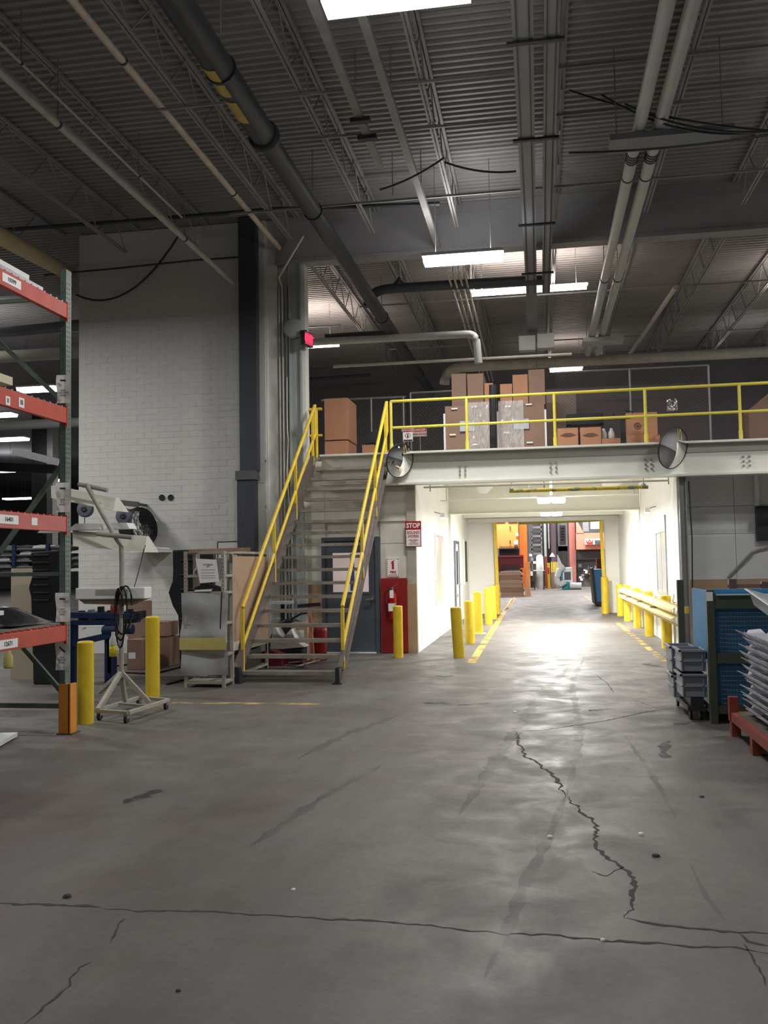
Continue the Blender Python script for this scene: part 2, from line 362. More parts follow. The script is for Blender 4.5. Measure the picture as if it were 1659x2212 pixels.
def joist(x, y0, y1, label, zb=7.64, group='open web roof joists'):
    t = thing('bar_joist', label, 'joist', (x, (y0+y1)/2, zb), group)
    M_ = MB(); zt = DZ-.005
    for s in (-1, 1): M_.box((x+s*.008, y0, zt-.05), (x+s*.05, y1, zt)); 
    M_.build('top_chord', joistm, t)
    M_ = MB()
    for s in (-1, 1): M_.box((x+s*.008, y0+.5, zb), (x+s*.04, y1-.5, zb+.035))
    M_.build('bottom_chord', joistm, t)
    M_ = MB(); n = int((y1-y0-1)/.55); st = (y1-y0-1)/n
    for i in range(n):
        a = y0+.5+i*st; up = i % 2 == 0
        M_.cyl((x, a, zb+.02 if up else zt-.03), (x, a+st, zt-.03 if up else zb+.02), .011, 6, cap=False)
    M_.build('web_rods', joistm, t); return t
jl = ['leftmost, over the far left opening', 'second from the left, ending on the brick wall', 'third from the left, ending on the brick wall', 'right of the pale conduit', 'over the black roof pipe',
      'between the roof pipe and the lamps', 'beside the bus ducts', 'right of the white pipe pair', 'second right of the white pipe pair', 'at the right edge of the frame', 'right of the last']
JX = [-9.2, -7.64, -6.22, -4.4, -2.85, -1.32, .42, 1.95, 3.55, 5.1, 6.6]
for x, l in zip(JX, jl): joist(x, -8, 16.6, 'gray open web roof joist '+l)
for x, l in zip(JX[3:], jl[3:]): joist(x, 17, 29.9, 'gray open web joist over the mezzanine, '+l.replace('leftmost, ', ''), group='open web joists over the mezzanine')
# bridging angles crossing the joists
for i, (y, x0, x1, l) in enumerate([(11.0, -5.0, 3.4, 'nearest thin bridging rod across the joists'), (14.6, -5.05, 6, 'thin bridging rod crossing before the header'), (3.5, -9, 7, 'bridging rod near the top of the frame'), (12.2, -3, 6, 'bridging rod at the middle of the main bay'),
                            (20.6, -4, 7, 'bridging rod over the mezzanine boxes'), (25, -4, 7, 'rear bridging rod over the mezzanine')]):
    mm = MB().box((x0, y, 7.605), (x1, y+.03, 7.638)); mm.build('bridging_rod', joistm, label=l, cat='steel rod', group='bridging across the joists')
# ------------------------------------------------------------------ outer shell
struct('wall_left', MB().box((-46, -10, 0), (-45.8, 74, DZ+.1)), darkwall)
struct('wall_right', MB().box((13.6, -10, 0), (13.8, 74, DZ+.1)), panelg)
struct('wall_rear', MB().box((-46, -10, 0), (14, -9.8, DZ+.1)), cream)
struct('wall_far', MB().box((-46, 73.8, 0), (14, 74, DZ+.1)), darkwall)
# ------------------------------------------------------------------ brick wall
YW = 16.8
bw = struct('wall_back', MB().box((-8.93, YW-.078, 0), (-5.1, YW+.25, DZ)), mortar)
proto = None; near = []; rest = MB(); rg = random.Random(3)
BL, BH = .305, .118
ZB = .5; rows = int((DZ-ZB)/BH)
cells = []
for r_ in range(rows):
    z = ZB+r_*BH; xo = -8.93-(BL/2 if r_ % 2 else 0)
    for c_ in range(14):
        a = max(xo+c_*BL, -8.93); b = min(xo+(c_+1)*BL, -5.12)
        if b-a > .08: cells.append((a, b, z))
full = [c for c in cells if abs((c[1]-c[0])-BL) < .01]
full = [c for c in full if c[2] > 1.9]; full.sort(key=lambda c: (Vector(((c[0]+c[1])/2, YW, c[2]))-CAM).length); pick = set(full[:300])
for (a, b, z) in cells:
    dy = rg.uniform(0, .004)
    if (a, b, z) in pick:
        if proto is None:
            proto = MB().box((a+.002, YW-.0805-dy*.5, z+.002), (b-.002, YW-.03-dy, z+BH-.002)).build('brick', brickm, bw)
            p0 = (a, z)
        else:
            o = proto.copy(); C.objects.link(o); o.location = proto.location+Vector((a-p0[0], rg.uniform(-.003, .003), z-p0[1]))
    else: rest.box((a+.002, YW-.0805-dy*.5, z+.002), (b-.002, YW-.03, z+BH-.002))
rest.build('bricks', brickm, bw, kind='stuff')
mm = MB().box((-6.05, YW-.11, 1.45), (-5.58, YW-.09, 2.1)); mm.build('white_board', white, bw, 'smooth white board low on the wall'); MB().box((-6.07, YW-.112, 2.1), (-5.56, YW-.09, 2.12)).box((-6.07, YW-.112, 1.4), (-6.05, YW-.09, 2.1)).build('board_edge', darkmet, bw); MB().box((-6.95, YW-.1, 1.27), (-6.1, YW-.085, 1.285)).build('wall_strip', darkmet, bw)
for p in ((350, 1075), (369, 1075)):
    q = PY(*p, YW-.09); MB().lathe((q.x, YW-.09, q.z), [(.045, 0), (.06, 0), (.06, .012), (.045, .012), (.045, -.0)], 18, (0, -1, 0)).cyl((q.x, YW-.09, q.z), (q.x, YW-.094, q.z), .045, 18).build('pipe_hole', black, bw)
# dark steel column with cap
t = thing('steel_column', 'dark gray building column standing against the painted brick wall', 'column', (-5.35, 16.5, 0))
MB().box((-5.52, 16.42, 3.42), (-5.17, 16.6, DZ-.02)).build('column_shaft', colgray, t, bevel=.01)
MB().box((-5.56, 16.36, 0.0), (-5.22, 16.6, 3.25)).build('column_cover', colgray, t, bevel=.01)
MB().box((-5.58, 16.33, 3.25), (-5.19, 16.62, 3.42)).build('cap_plate', mat('cap_gray', srgb(92, 92, 94), .6), t, bevel=.005)
# painted steel jamb column group right of it
jw = struct('trim_1', MB().box((-5.16, YW-.02, 0), (-4.86, YW+.2, DZ)).box((-5.12, YW-.05, 0), (-5.06, YW, DZ)), white)
struct('trim_2', MB().box((-4.86, YW+.06, 0), (-4.62, YW+.3, DZ)), cream)
struct('trim_3', MB().box((-4.62, YW-.06, 0), (-4.40, YW+.2, 7.5)).box((-4.62, YW-.1, 0), (-4.585, YW+.2, 7.5)).box((-4.405, YW-.1, 0), (-4.37, YW+.2, 7.5)), bluew)
struct('trim_4', MB().box((-4.37, YW-.02, 0), (-4.32, YW+.25, 7.42)), white)
for i, (x, l) in enumerate([(-4.83, 'left thin white conduit on the jamb beside the column'), (-4.76, 'middle thin white conduit on the jamb beside the column'), (-4.68, 'right thin gray conduit on the jamb beside the column')]):
    mm = MB().tube([(x, YW-.02, .1), (x, YW-.02, 7.0)]+([(x, YW-.26, 7.1), (x+.5, YW-.3, 7.85)] if i == 1 else []), .022)
    mm.build('conduit', [pipeg, white, pipeg][i], label=l, cat='conduit', group='conduits beside the column')
MB().tube([(-4.655, 16.66, z) if k % 2 else (-4.64+.03*math.sin(k*1.7), 16.62, z) for k, z in enumerate([5.2, 4.8, 4.5, 4.2, 4.0, 3.7, 3.4, 3.1, 2.8, 2.4])], .01, 6).build('loose_cable', white, label='loose pale cable hanging down the gray jamb', cat='cable')
# header above the mezzanine opening
hd = struct('wall_header', MB().box((-4.86, YW-.12, 7.45), (13.6, YW+.12, 8.16)).box((-4.86, YW-.16, 7.40), (13.6, YW+.14, 7.47)).box((-4.86, YW-.16, 8.12), (13.6, YW+.14, 8.3)), mat('header_gray', srgb(150, 150, 152), .6, var=.06))
# ------------------------------------------------------------------ mezzanine
FZ = 3.66
mezz = struct('floor_mezzanine', MB().box((-8.7, YW+.26, 3.5), (9, 29.6, FZ-.02)), cream)
bm_ = thing('front_beam', 'long white steel beam carrying the mezzanine edge', 'beam', (2, 16.7, 3.09))
MB().box((-4.0, 16.66, 3.12), (9, 16.69, 3.66)).build('beam_web', beamw, bm_)
MB().box((-4.0, 16.52, 3.085), (9, 16.80, 3.12)).build('bottom_flange', beamw, bm_)
MB().box((-4.0, 16.50, 3.655), (9, 16.80, 3.69)).build('top_flange', beamw, bm_)
MB().box((-2.3, 16.635, 3.50), (9, 16.66, 3.655)).build('upper_strip', mat('strip_gray', srgb(168, 166, 158), .5, var=.06), bm_)
b0 = None
for cx in (-1.36, .27, 1.92, 3.57):
    for dx in (-.05, .05):
        for dz in (-.08, 0, .08):
            if b0 is None: b0 = MB().cyl((cx+dx, 16.66, 3.32+dz), (cx+dx, 16.635, 3.32+dz), .02, 6).build('bolt', gal, bm_); bc = (cx+dx, dz)
            else:
                o = b0.copy(); C.objects.link(o); o.location = b0.location+Vector((cx+dx-bc[0], 0, dz-bc[1]))
# wall below mezz with siding
wl = struct('wall_siding', MB().box((-4.42, YW+.021, 0), (-2.41, YW+.2, 3.5)), cream)
for i, (z0, z1) in enumerate([(1.30, 2.02), (2.02, 2.44), (2.46, 3.08)]):
    for (x0, x1) in ((-4.32, -3.98), (-3.98, -2.42)):
        if z0 < 2.1 and x0 > -4: x0 = -2.93
        MB().box((x0+.003, YW-.01, z0+.004), (x1-.003, YW+.02, z1-.004)).build('siding_panel', cream, wl)
MB().box((-4.32, YW-.03, 2.43), (-2.4, YW+.02, 2.47)).build('ledge', cream, wl)
MB().box((-2.42, YW-.05, 0), (-2.255, YW+.019, 3.085)).build('corner_post', mat('post_cream', srgb(176, 172, 158), .6), wl)
MB().box((-2.43, YW-.055, 0), (-2.255, YW-.05, 1.27)).build('tan_panel', tan, wl)
MB().box((-4.32, YW-.014, 0), (-3.98, YW+.02, 1.28)).build('tan_panel', tan, wl)
# grey door
d = struct('door_1', MB().box((-3.98, YW-.05, .01), (-3.02, YW, 2.08)), doorg)
mm = MB().box((-4.04, YW-.08, 0), (-3.98, YW+.02, 2.15)).box((-3.02, YW-.08, 0), (-2.95, YW+.02, 2.15)).box((-3.98, YW-.08, 2.08), (-3.02, YW+.02, 2.15)); mm.build('door_frame', doorg, d)
MB().box((-3.83, YW-.055, 1.13), (-3.15, YW-.04, 1.86)).build('door_glass', winp, d)
MB().box((-3.87, YW-.06, 1.09), (-3.83, YW-.045, 1.9)).box((-3.15, YW-.06, 1.09), (-3.11, YW-.045, 1.9)).box((-3.83, YW-.06, 1.86), (-3.15, YW-.045, 1.9)).box((-3.83, YW-.06, 1.09), (-3.15, YW-.045, 1.13)).build('glass_frame', doorg, d)
MB().box((-3.5, YW-.058, 1.15), (-3.42, YW-.05, 1.84)).build('paper', mat('blue_poster', srgb(60, 90, 140), .6), d)
MB().cyl((-3.08, YW-.05, 1.0), (-3.08, YW-.1, 1.0), .025, 10).bar((-3.08, YW-.1, 1.0), (-3.2, YW-.1, .99), .02).build('door_handle', chrome, d)
MB().box((-3.98, YW-.1, 0), (-3.02, YW-.02, .02)).build('threshold', offwhite, d)
# red board, extinguisher, fire sign
t = thing('red_board', 'red painted plywood board low on the wall beside the grey door', 'board', (-2.68, 16.72, 0))
MB().box((-2.92, 16.70, .01), (-2.435, 16.76, 1.375)).build('panel', redp, t)
t = thing('fire_extinguisher', 'red fire extinguisher hanging on the red board', 'fire extinguisher', (-2.69, 16.6, .62))
ex, ey = -2.69, 16.60
MB().lathe((ex, ey, .62), [(0, 0), (.07, 0), (.085, .02), (.085, .42), (.07, .48), (.035, .51), (.03, .54), (0, .54)], 20).build('cylinder', redext, t)
v_ = MB().cyl((ex, ey, 1.15), (ex, ey, 1.21), .022, 10); v_.build('valve', chrome, t)
MB().bar((ex-.02, ey, 1.20), (ex+.11, ey-.01, 1.26), .022, .008).bar((ex-.02, ey, 1.185), (ex+.1, ey-.01, 1.20), .022, .008).build('handle', chrome, t)
MB().tube(arc((ex-.02, ey, 1.18), (ex-.2, ey-.02, 1.15), (ex-.115, ey-.03, .9))+arc((ex-.115, ey-.03, .88), (ex-.10, ey-.03, .72), (ex-.09, ey-.03, .66), 4), .012).build('hose', black, t)
MB().box((ex-.06, ey-.089, .78), (ex+.055, ey-.08, .92)).build('label', paper, t); MB().box((ex+.06, ey-.085, .8), (ex+.08, ey-.05, .93)).build('inspection_tag', tape, t)
MB().box((ex-.03, ey-.1, 1.02), (ex+.04, ey-.095, 1.16)).build('hang_tag', paper, t)
MB().box((ex-.06, ey+.05, .85), (ex+.06, ey+.1, 1.0)).build('bracket', darkmet, t)
t = thing('fire_sign', 'white fire extinguisher sign with red hatched border above the red board', 'sign', (-2.69, 16.77, 1.4))
MB().box((-2.81, 16.765, 1.40), (-2.58, 16.785, 1.74)).build('plate', paper, t)
mm = MB()
for k in range(9):
    z = 1.415+k*.037
    mm.prism([(-2.808, z), (-2.79, z+.012), (-2.79, z+.024), (-2.808, z+.012)], 16.7645, 16.763); mm.prism([(-2.6, z), (-2.582, z+.012), (-2.582, z+.024), (-2.6, z+.012)], 16.7645, 16.763)
for k in range(6):
    x = -2.80+k*.037
    for z in (1.402, 1.72): mm.prism([(x, z), (x+.012, z+.018), (x+.024, z+.018), (x+.012, z)], 16.7645, 16.763)
mm.build('hatched_border', inkr, t)
MB().box((-2.715, 16.763, 1.54), (-2.675, 16.7645, 1.66)).box((-2.71, 16.763, 1.66), (-2.68, 16.7645, 1.69)).bar((-2.7, 16.764, 1.69), (-2.66, 16.764, 1.7), .008).bar((-2.71, 16.764, 1.69), (-2.735, 16.764, 1.64), .008).build('extinguisher_icon', inkr, t)
text('FIRE', .06, (-2.695, 16.763, 1.485), inkr, t, font_w=.002); text('EXTINGUISHER', .023, (-2.695, 16.763, 1.435), inkr, t)
t = thing('stop_sign', 'red and white stop sound horn sign on the tunnel corner post', 'sign', (-2.29, 16.7, 1.95))
MB().box((-2.445, 16.725, 1.945), (-2.15, 16.74, 2.42)).build('plate', inkr, t)
MB().box((-2.43, 16.721, 1.96), (-2.165, 16.725, 2.26)).build('white_field', paper, t)
text('STOP', .125, (-2.2975, 16.722, 2.335), paper, t, sx=.85, font_w=.004)
text('SOUND\nHORN', .075, (-2.2975, 16.719, 2.175), inkr, t, sx=.9, font_w=.001); text('PROCEED\nWITH\nCAUTION', .038, (-2.2975, 16.719, 2.035), inkr, t)
# ------------------------------------------------------------------ tunnel
XL, XR, YE = -2.25, 2.41, 29.35
tl = struct('wall_tunnel_left', MB().box((XL-.15, YW+.02, 0), (XL, YE, 3.5)), whitewall)
tr = struct('wall_tunnel_right', MB().box((XR, YW+.021, 0), (XR+.14, YE, 3.5)), whitewall)
te = struct('wall_tunnel_end', MB().box((XL, YE, 0), (-1.40, YE+.15, 3.5)).box((2.0, YE, 0), (XR+.14, YE+.15, 3.5)).box((-1.4, YE, 2.98), (2.0, YE+.15, 3.5)), whitewall)
# windows and doors along the tunnel
w1 = struct('window_1', MB().box((XL, 19.75, .8), (XL+.012, 21.25, 2.25)), mat('pane_white', (.72, .73, .72), .12, var=.02))
for a, b in (((19.7, .75), (19.75, 2.3)), ((21.25, .75), (21.3, 2.3)), ((19.75, 2.25), (21.25, 2.3)), ((19.75, .75), (21.25, .8))): MB().box((XL, a[0], a[1]), (XL+.03, b[0], b[1])).build('window_frame', white, w1)
d2 = struct('door_2', MB().box((XL, 24.2, .01), (XL+.03, 25.2, 2.15)), mat('door_gray_light', srgb(165, 168, 172), .5))
MB().box((XL, 24.1, 0), (XL+.05, 24.2, 2.22)).box((XL, 25.2, 0), (XL+.05, 25.3, 2.22)).box((XL, 24.2, 2.15), (XL+.05, 25.2, 2.22)).build('door_frame', doorg, d2)
MB().box((XL+.03, 24.55, 1.05), (XL+.034, 24.95, 1.95)).build('door_glass', glassd, d2)
MB().cyl((XL+.03, 25.1, 1.05), (XL+.1, 25.1, 1.05), .02, 8).bar((XL+.1, 25.1, 1.05), (XL+.1, 24.95, 1.05), .02).build('door_handle', chrome, d2)
text('PUSH', .12, (XL+.034, 24.7, .75), inkr, d2, rot=(math.pi/2, 0, math.pi/2))
w2 = struct('window_2', MB().box((XL, 27.4, 1.05), (XL+.015, 28.4, 2.28)), glassd)
MB().box((XL, 27.33, .98), (XL+.03, 27.4, 2.35)).box((XL, 28.4, .98), (XL+.03, 28.47, 2.35)).box((XL, 27.4, 2.28), (XL+.03, 28.4, 2.35)).box((XL, 27.4, .98), (XL+.03, 28.4, 1.05)).build('window_frame', white, w2)
w3 = struct('window_3', MB().box((XR-.012, 18.45, 1.0), (XR, 19.75, 2.18)), MATS['pane_white'])
for a, b in (((18.35, .92), (18.45, 2.5)), ((19.75, .92), (19.85, 2.26)), ((18.45, 2.18), (19.75, 2.26)), ((18.45, .92), (19.75, 1.0))): MB().box((XR-.03, a[0], a[1]), (XR, b[0], b[1])).build('window_frame', mat('frame_gray', srgb(170, 172, 172), .5), w3)
MB().box((XR-.02, 19.08, 1.0), (XR-.012, 19.12, 2.18)).build('window_mullion', MATS['frame_gray'], w3)
for (y0, y1) in ((17.55, 17.62), (20.2, 20.27)): MB().box((XR-.025, y0, 0), (XR, y1, 1.0)).build('wall_strip', white, tr)
MB().box((XR-.02, 17.0, .86), (XR, 21.0, .9)).build('chair_rail', white, tr)
MB().box((XL, 22.9, 0), (XL+.06, 22.98, 2.85)).build('wall_strip', white, tl)
MB().box((XR-.03, 22.9, 0), (XR, 22.98, 2.85)).build('wall_strip', white, tr)
# cross beams
for i, (y, zb, zt, l) in enumerate([(22.85, 2.86, 3.5, 'white cross beam over the middle of the tunnel'), (27.3, 2.98, 3.5, 'rear white cross beam over the tunnel')]):
    t = thing('cross_beam', l, 'beam', (.1, y, zb), 'tunnel cross beams')
    MB().box((XL+.01, y-.015, zb), (XR-.01, y+.015, zt)).build('beam_web', beamw, t)
    MB().box((XL+.01, y-.1, zb-.02), (XR-.01, y+.1, zb)).build('bottom_flange', beamw, t)
t = thing('cross_beam', 'thin white rear door track above the tunnel exit', 'beam', (.1, 29.2, 2.9))
MB().box((XL+.01, 28.9, 2.88), (XR-.01, 29.1, 3.0)).build('door_track', white, t)
for i, x in enumerate((-1.3, 1.62)):
    t = thing('knee_brace', ['left', 'right'][i]+' white gusset plate under the mezzanine deck', 'bracket', (x, 19.8, 3.1)); MB().prism([(x-.15, 3.48), (x+.55, 3.48), (x+.2, 3.12), (x+.05, 3.12)] if i == 0 else [(x-.4, 3.48), (x+.5, 3.48), (x-.1, 3.12), (x-.25, 3.12)], 19.8, 19.83).build('gusset_plate', white, t)
# hanging bars
t = thing('clearance_bar', 'yellow pipe clearance bar hanging at the tunnel entrance', 'bar', (.7, 17.3, 2.9))
p, q = PY(1100, 1061, 17.3), PY(1400, 1052, 17.3); MB().cyl(p, q, .035, 12).build('pipe', mat('bar_yellow_worn', srgb(205, 180, 60), .5, var=.2, spots=(srgb(120, 130, 110), 6, .52)), t)
for x in (-.5, 1.9): MB().tube([(x, 17.3, p.z+.03), (x, 17.3, 3.5)], .008, 6).lathe((x, 17.3, p.z+.03), [(.01, -.05), (.045, -.02), (.045, .02), (.01, .05)], 10).build('hanger_chain', gal, t)
t = thing('clearance_bar', 'pale thin rod hanging behind the front beam', 'bar', (.2, 17.0, 3.0))
p, q = PY(915, 1053, 17.0), PY(1445, 1038, 17.0); MB().cyl(p, q, .018, 8).build('pipe', offwhite, t)
for x in (-2.0, .1, 2.3): MB().cyl((x, 17.0, 2.98), (x, 17.0, 3.58), .01, 6).build('hanger_rod', gal, t)
t = thing('clearance_bar', 'thin white sprinkler pipe across the tunnel under the deck', 'bar', (.2, 19, 2.95))
p, q = PY(952, 1082, 19.), PY(1378, 1068, 19.); MB().cyl(p, q, .016, 8).build('pipe', white, t)
for x in (-1.9, -.2, 1.9): MB().cyl((x, 19., p.z), (x, 19., 3.55), .006, 6).build('hanger_rod', gal, t)
t = thing('clearance_bar', 'long yellow bar hanging beyond the tunnel exit', 'bar', (.6, 33, 2.9))
p, q = PY(1120, 1130, 33), PY(1296, 1123, 33); MB().cyl(p, q, .06, 10).build('pipe', yrail, t)
for x in (-.6, 2.0): MB().cyl((x, 33, 3.0), (x, 33, 8.37), .01, 6).build('hanger_rod', gal, t)
# tunnel lamps
def tlamp(x, y, z, label, pw):
    t = thing('tunnel_lamp', label, 'lamp', (x, y, z), 'ceiling lamps of the tunnel')
    for dx in (-.14, .14):
        MB().box((x+dx-.13, y-.09, z), (x+dx+.13, y+.09, z+.11)).build('diffuser', glowt, t, bevel=.03)
    MB().box((x-.28, y-.1, z+.11), (x+.28, y+.1, z+.16)).cyl((x, y, z+.16), (x, y, 3.5), .02, 8).build('housing', lampm, t)
    area(x, y, z-.01, .5, .18, pw, (1, .99, .95)); area(x, y, z+.17, .5, .18, pw*.4, (1, .99, .95), up=True)
tlamp(.24, 18.3, 2.78, 'bright twin lamp hanging nearest in the tunnel', 125)
tlamp(.3, 23.6, 2.78, 'bright twin lamp behind the tunnel cross beam', 430)
for sx, x in ((1, XL+.18), (-1, XR-.18)):
    t = thing('wall_flood', 'small white flood lamp high on the %s tunnel wall' % ('left' if sx > 0 else 'right'), 'lamp', (x, 19.8, 2.6))
    MB().box((x-.05, 19.75, 2.62), (x+.05, 19.95, 2.72)).build('housing', lampm, t); MB().box((x-.045, 19.76, 2.61), (x+.045, 19.94, 2.62)).build('lens', glowt, t)
    MB().bar((x, 19.85, 2.7), (x-sx*.18, 19.85, 2.75), .02).build('arm', gal, t)
    area(x, 19.85, 2.6, .08, .15, 40, rot=(0, sx*-.6, 0))
# end posts: yellow jambs
for x, l in ((-1.345, 'left'), (1.945, 'right')):
    tt = thing('door_guard', l+' yellow steel guard post at the tunnel exit', 'post', (x, YE-.1, 0))
    M_ = MB().box((x-.05, YE-.12, 0), (x+.05, YE-.01, 2.97)); M_.xf(Matrix.Translation((x, YE, 0)) @ Matrix.Rotation(-.02, 4, 'Y') @ Matrix.Translation((-x, -YE, 0))); M_.build('post', yellow, tt)
# letters on the end header
text('CLEARANCE', .1, (PY(1078, 1113, 28.89).x, 28.89, PY(1078, 1113, 28.89).z), mat('letters_yellow', srgb(200, 160, 60), .6), t, name='lettering')
# ------------------------------------------------------------------ right bay beside the tunnel
struct('wall_bay', MB().box((2.55, 18.1, 0), (9, 18.3, 3.5)), mortar)
wb = bpy.data.objects['wall_bay']
xs = [2.55, 3.62, 4.3, 5.4]; zs = [1.24, 2.10, 2.62, 3.2]
for i in range(3):
    for j in range(3):
        MB().box((xs[i]+.004, 18.06, zs[j]+.004), (xs[i+1]-.004, 18.1, zs[j+1]-.004)).build('wall_panel', panelg, wb)
MB().box((2.55, 18.05, 0), (5.4, 18.1, 1.24)).build('tan_panel', tan, wb)
struct('trim_5', MB().box((2.43, YW-.04, 0), (2.56, YW+.02, 3.08)).box((2.43, YW-.1, 0), (2.45, YW, 3.08)).box((2.54, YW-.1, 0), (2.56, YW, 3.08)), gal)
MB().tube([(2.60, YW-.1, 3.0), (2.62, YW-.12, 2.), (2.6, YW-.1, 1.1)], .012, 6).build('power_cable', black, label='black cable running down the galvanized door track', cat='cable')
t = thing('wall_box', 'dark electrical box on a white post at the right edge', 'electrical box', (3.9, 17.6, 2))
MB().box((3.98, 17.9, 1.95), (4.2, 18.05, 2.6)).build('box', darkmet, t); MB().box((3.98, 17.95, 2.6), (4.05, 18.05, 3.2)).build('conduit', offwhite, t)
p = PY(1572, 1248, 18.0); q = PY(1622, 1195, 18.0)
MB().tube([p]+arc(q, (q.x+.2, 18., q.z+.12), (q.x+.8, 18., q.z+.14)), .02).tube([(p.x+.03, 18, p.z), (q.x+.03, 18., q.z-.04)], .01).build('hanging_hose', gal, label='gray hose drooping along the bay wall at right', cat='hose')
# dark wall behind mezzanine
struct('wall_mezzanine_back', MB().box((-8.9, 29.9, 3.5), (13.6, 30.1, DZ+.05)), darkwall)
struct("wall_mezzanine_side", MB().box((-8.93, YW+.25, 0), (-8.7, 30, DZ+.05)), darkwall)
# ------------------------------------------------------------------ hall lamps
def hlamp(x, y, z, label, L_=1.3, W_=.36, rods=DZ, m_=glow, group='hall lamps'):
    t = thing('strip_lamp', label, 'lamp', (x, y, z), group)
    MB().prism([(y-W_/2, z+.09), (y-W_/2+.04, z), (y+W_/2-.04, z), (y+W_/2, z+.09)], x-L_/2, x+L_/2, 'x').build('diffuser', m_, t)
    MB().box((x-L_/2-.02, y-W_/2-.01, z+.09), (x+L_/2+.02, y+W_/2+.01, z+.14)).build('housing', lampm, t)
    for s in (-1, 1): MB().cyl((x+s*L_*.35, y, z+.14), (x+s*L_*.35, y, rods+.07), .006, 6).build('hanger_rod', gal, t)
    return t
hlamp(-1.13, 7.75, 6.6, 'bright strip lamp cut by the top edge of the frame')
hlamp(-1.13, 14.9, 6.6, 'bright strip lamp hanging in front of the gray header')
def olamp(x, y, z, label, L_=2.4, pw=0, dn=0):     # open two tube strip that also throws light up
    t = thing('strip_lamp', label, 'lamp', (x, y, z), 'open strip lamps over the mezzanine')
    MB().box((x-L_/2, y-.06, z+.05), (x+L_/2, y+.06, z+.10)).build('housing', lampm, t)
    for s in (-.17, .12): MB().cyl((x-L_/2+.03, y+s, z+.03), (x+L_/2-.03, y+s, z+.03), .03, 8).build('tube', glowf, t)
    for s in (-1, 1): MB().cyl((x+s*L_*.4, y, z+.1), (x+s*L_*.4, y, DZ+.07), .006, 6).build('hanger_rod', gal, t)
    if pw: area(x, y, z+.12, L_, .2, pw, (1, .84, .74), up=True)
    if dn: area(x, y, z-.03, L_, .2, dn, (1, .93, .88))
olamp(-.1, 19.6, 7.42, 'open strip lamp glowing against the deck behind the header', 2.5, 70, 34)
olamp(.9, 27.6, 7.3, 'rear open strip lamp low over the mezzanine', 1.0, 16, 16)
olamp(-6.1, 22.5, 7.2, 'open strip lamp mostly hidden behind the jamb', 2.4, 75, 50)
olamp(6.4, 21, 7.2, 'open strip lamp past the right edge over the mezzanine', 2.4, 30, 34)
olamp(6.2, 26.4, 7.2, 'greenish strip lamp at the far right over the mezzanine', 2.4, 0, 8)
lf = [(85, 845, 6.6, 2.2, 'largest lamp seen through the rack, above the second beam'), (8, 900, 6.6, 1.4, 'lamp at the left edge below the second rack beam'), (22, 952, 6.6, 2.6, 'long lamp at the left edge, third from the top'),
      (8, 1020, 6.6, 2., 'small far lamp at the left edge'), (32, 1079, 6.6, 3.0, 'far lamp just above the third rack beam'), (62, 1078, 6.4, 1.6, 'far lamp right of its neighbor above the third beam'),
      (120, 1040, 6.6, 2.8, 'far lamp beside the rack post'), (98, 1043, 6.3, .8, 'short far lamp beside the dark brace'), (130, 1094, 6.3, 2., 'lowest far lamp beside the paper on the post')]
for x, y, z, L_, l in lf:
    p = PZ(x, y, z); hlamp(p.x, p.y, z, l, L_*.52, .3+.006*p.y, DZ, glowf, 'far hall lamps at left')
for (x, y) in ((-15, 20), (-24, 34), (-30, 48), (-17, 10), (-14, 44)): (area(x, y, 6.5, 2.4, .6, 180), area(x, y, 6.9, 2.4, .6, 60, up=True))  # fill lights without fixtures, added to brighten the left hall
# unseen fill lamps lighting the press hall beyond the tunnel
for (x, y) in ((-3, 38), (4, 44), (-2, 54), (3, 56)):
    hlamp(x, y, 7.2, ['near left', 'near right', 'far left', 'far right'][[-3, 4, -2, 3].index(x)]+' unseen fill lamp of the press hall', 2.4, .5, DZ, glowf, 'press hall fill lamps'); area(x, y, 7.15, 2.4, .5, 950)
# ------------------------------------------------------------------ roof pipes and ducts
def pipe(name, pts, r, m_, label, cat='pipe', n=12, group=None): return MB().tube(pts, r, n).build(name, m_, label=label, cat=cat, group=group)
def cond(x, z, y0, y1, r, m_, label, hang=(2, 6, 10, 14), name='roof_pipe', group=None):
    t = thing(name, label, 'pipe', (x, (y0+y1)/2, z), group)
    MB().cyl((x, y0, z), (x, y1, z), r, 14).build('pipe', m_, t)
    for h in hang:
        if y0 < h < y1: MB().cyl((x, h, z+r), (x, h, 7.85), .008, 6).build('hanger_rod', gal, t); MB().cyl((x, h-.02, z), (x, h+.02, z), r*1.12, 14).build('pipe_clamp', darkmet, t)
    return t
cond(-4.78, 7.72, -6, 16.66, .05, pipep, 'pale straight conduit running from the top edge to the jamb')
cond(-5.62, 7.02, -6, 16.4, .045, pipeg, 'gray conduit ending at the dark column')
cond(-5.50, 7.22, -6, 13.6, .018, pipeg, 'thin conduit riding above the gray conduit', (3, 9, 12))
t = cond(-3.2, 6.9, -6, 10.5, .155, ductd, 'fat dark pipe with yellow marker bands under the roof', (5, 9))
MB().lathe((-3.2, 10.5, 6.9), [(.155, 0), (.19, .0), (.19, .10), (.15, .2), (.12, .24)], 20, (0, 1, 0)).build('reducer', ductd, t)
for a, b in ((8.75, 9.3), (9.42, 9.9)): 
    mm = MB(); n = 8
    A = [(-3.2+.158*math.cos(math.radians(215+i*9)), 6.9+.158*math.sin(math.radians(215+i*9))) for i in range(n)]
    mm.add([(x, a, z) for x, z in A]+[(x, b, z) for x, z in A], [(i, i+1, n+i+1, n+i) for i in range(n-1)], True).build('marker_band', mat('marker_yellow', srgb(205, 180, 80), .5), t)
t = cond(-3.2, 6.9, 10.7, 28, .13, ductd, 'long dark pipe continuing over the mezzanine', (13, 19, 25))
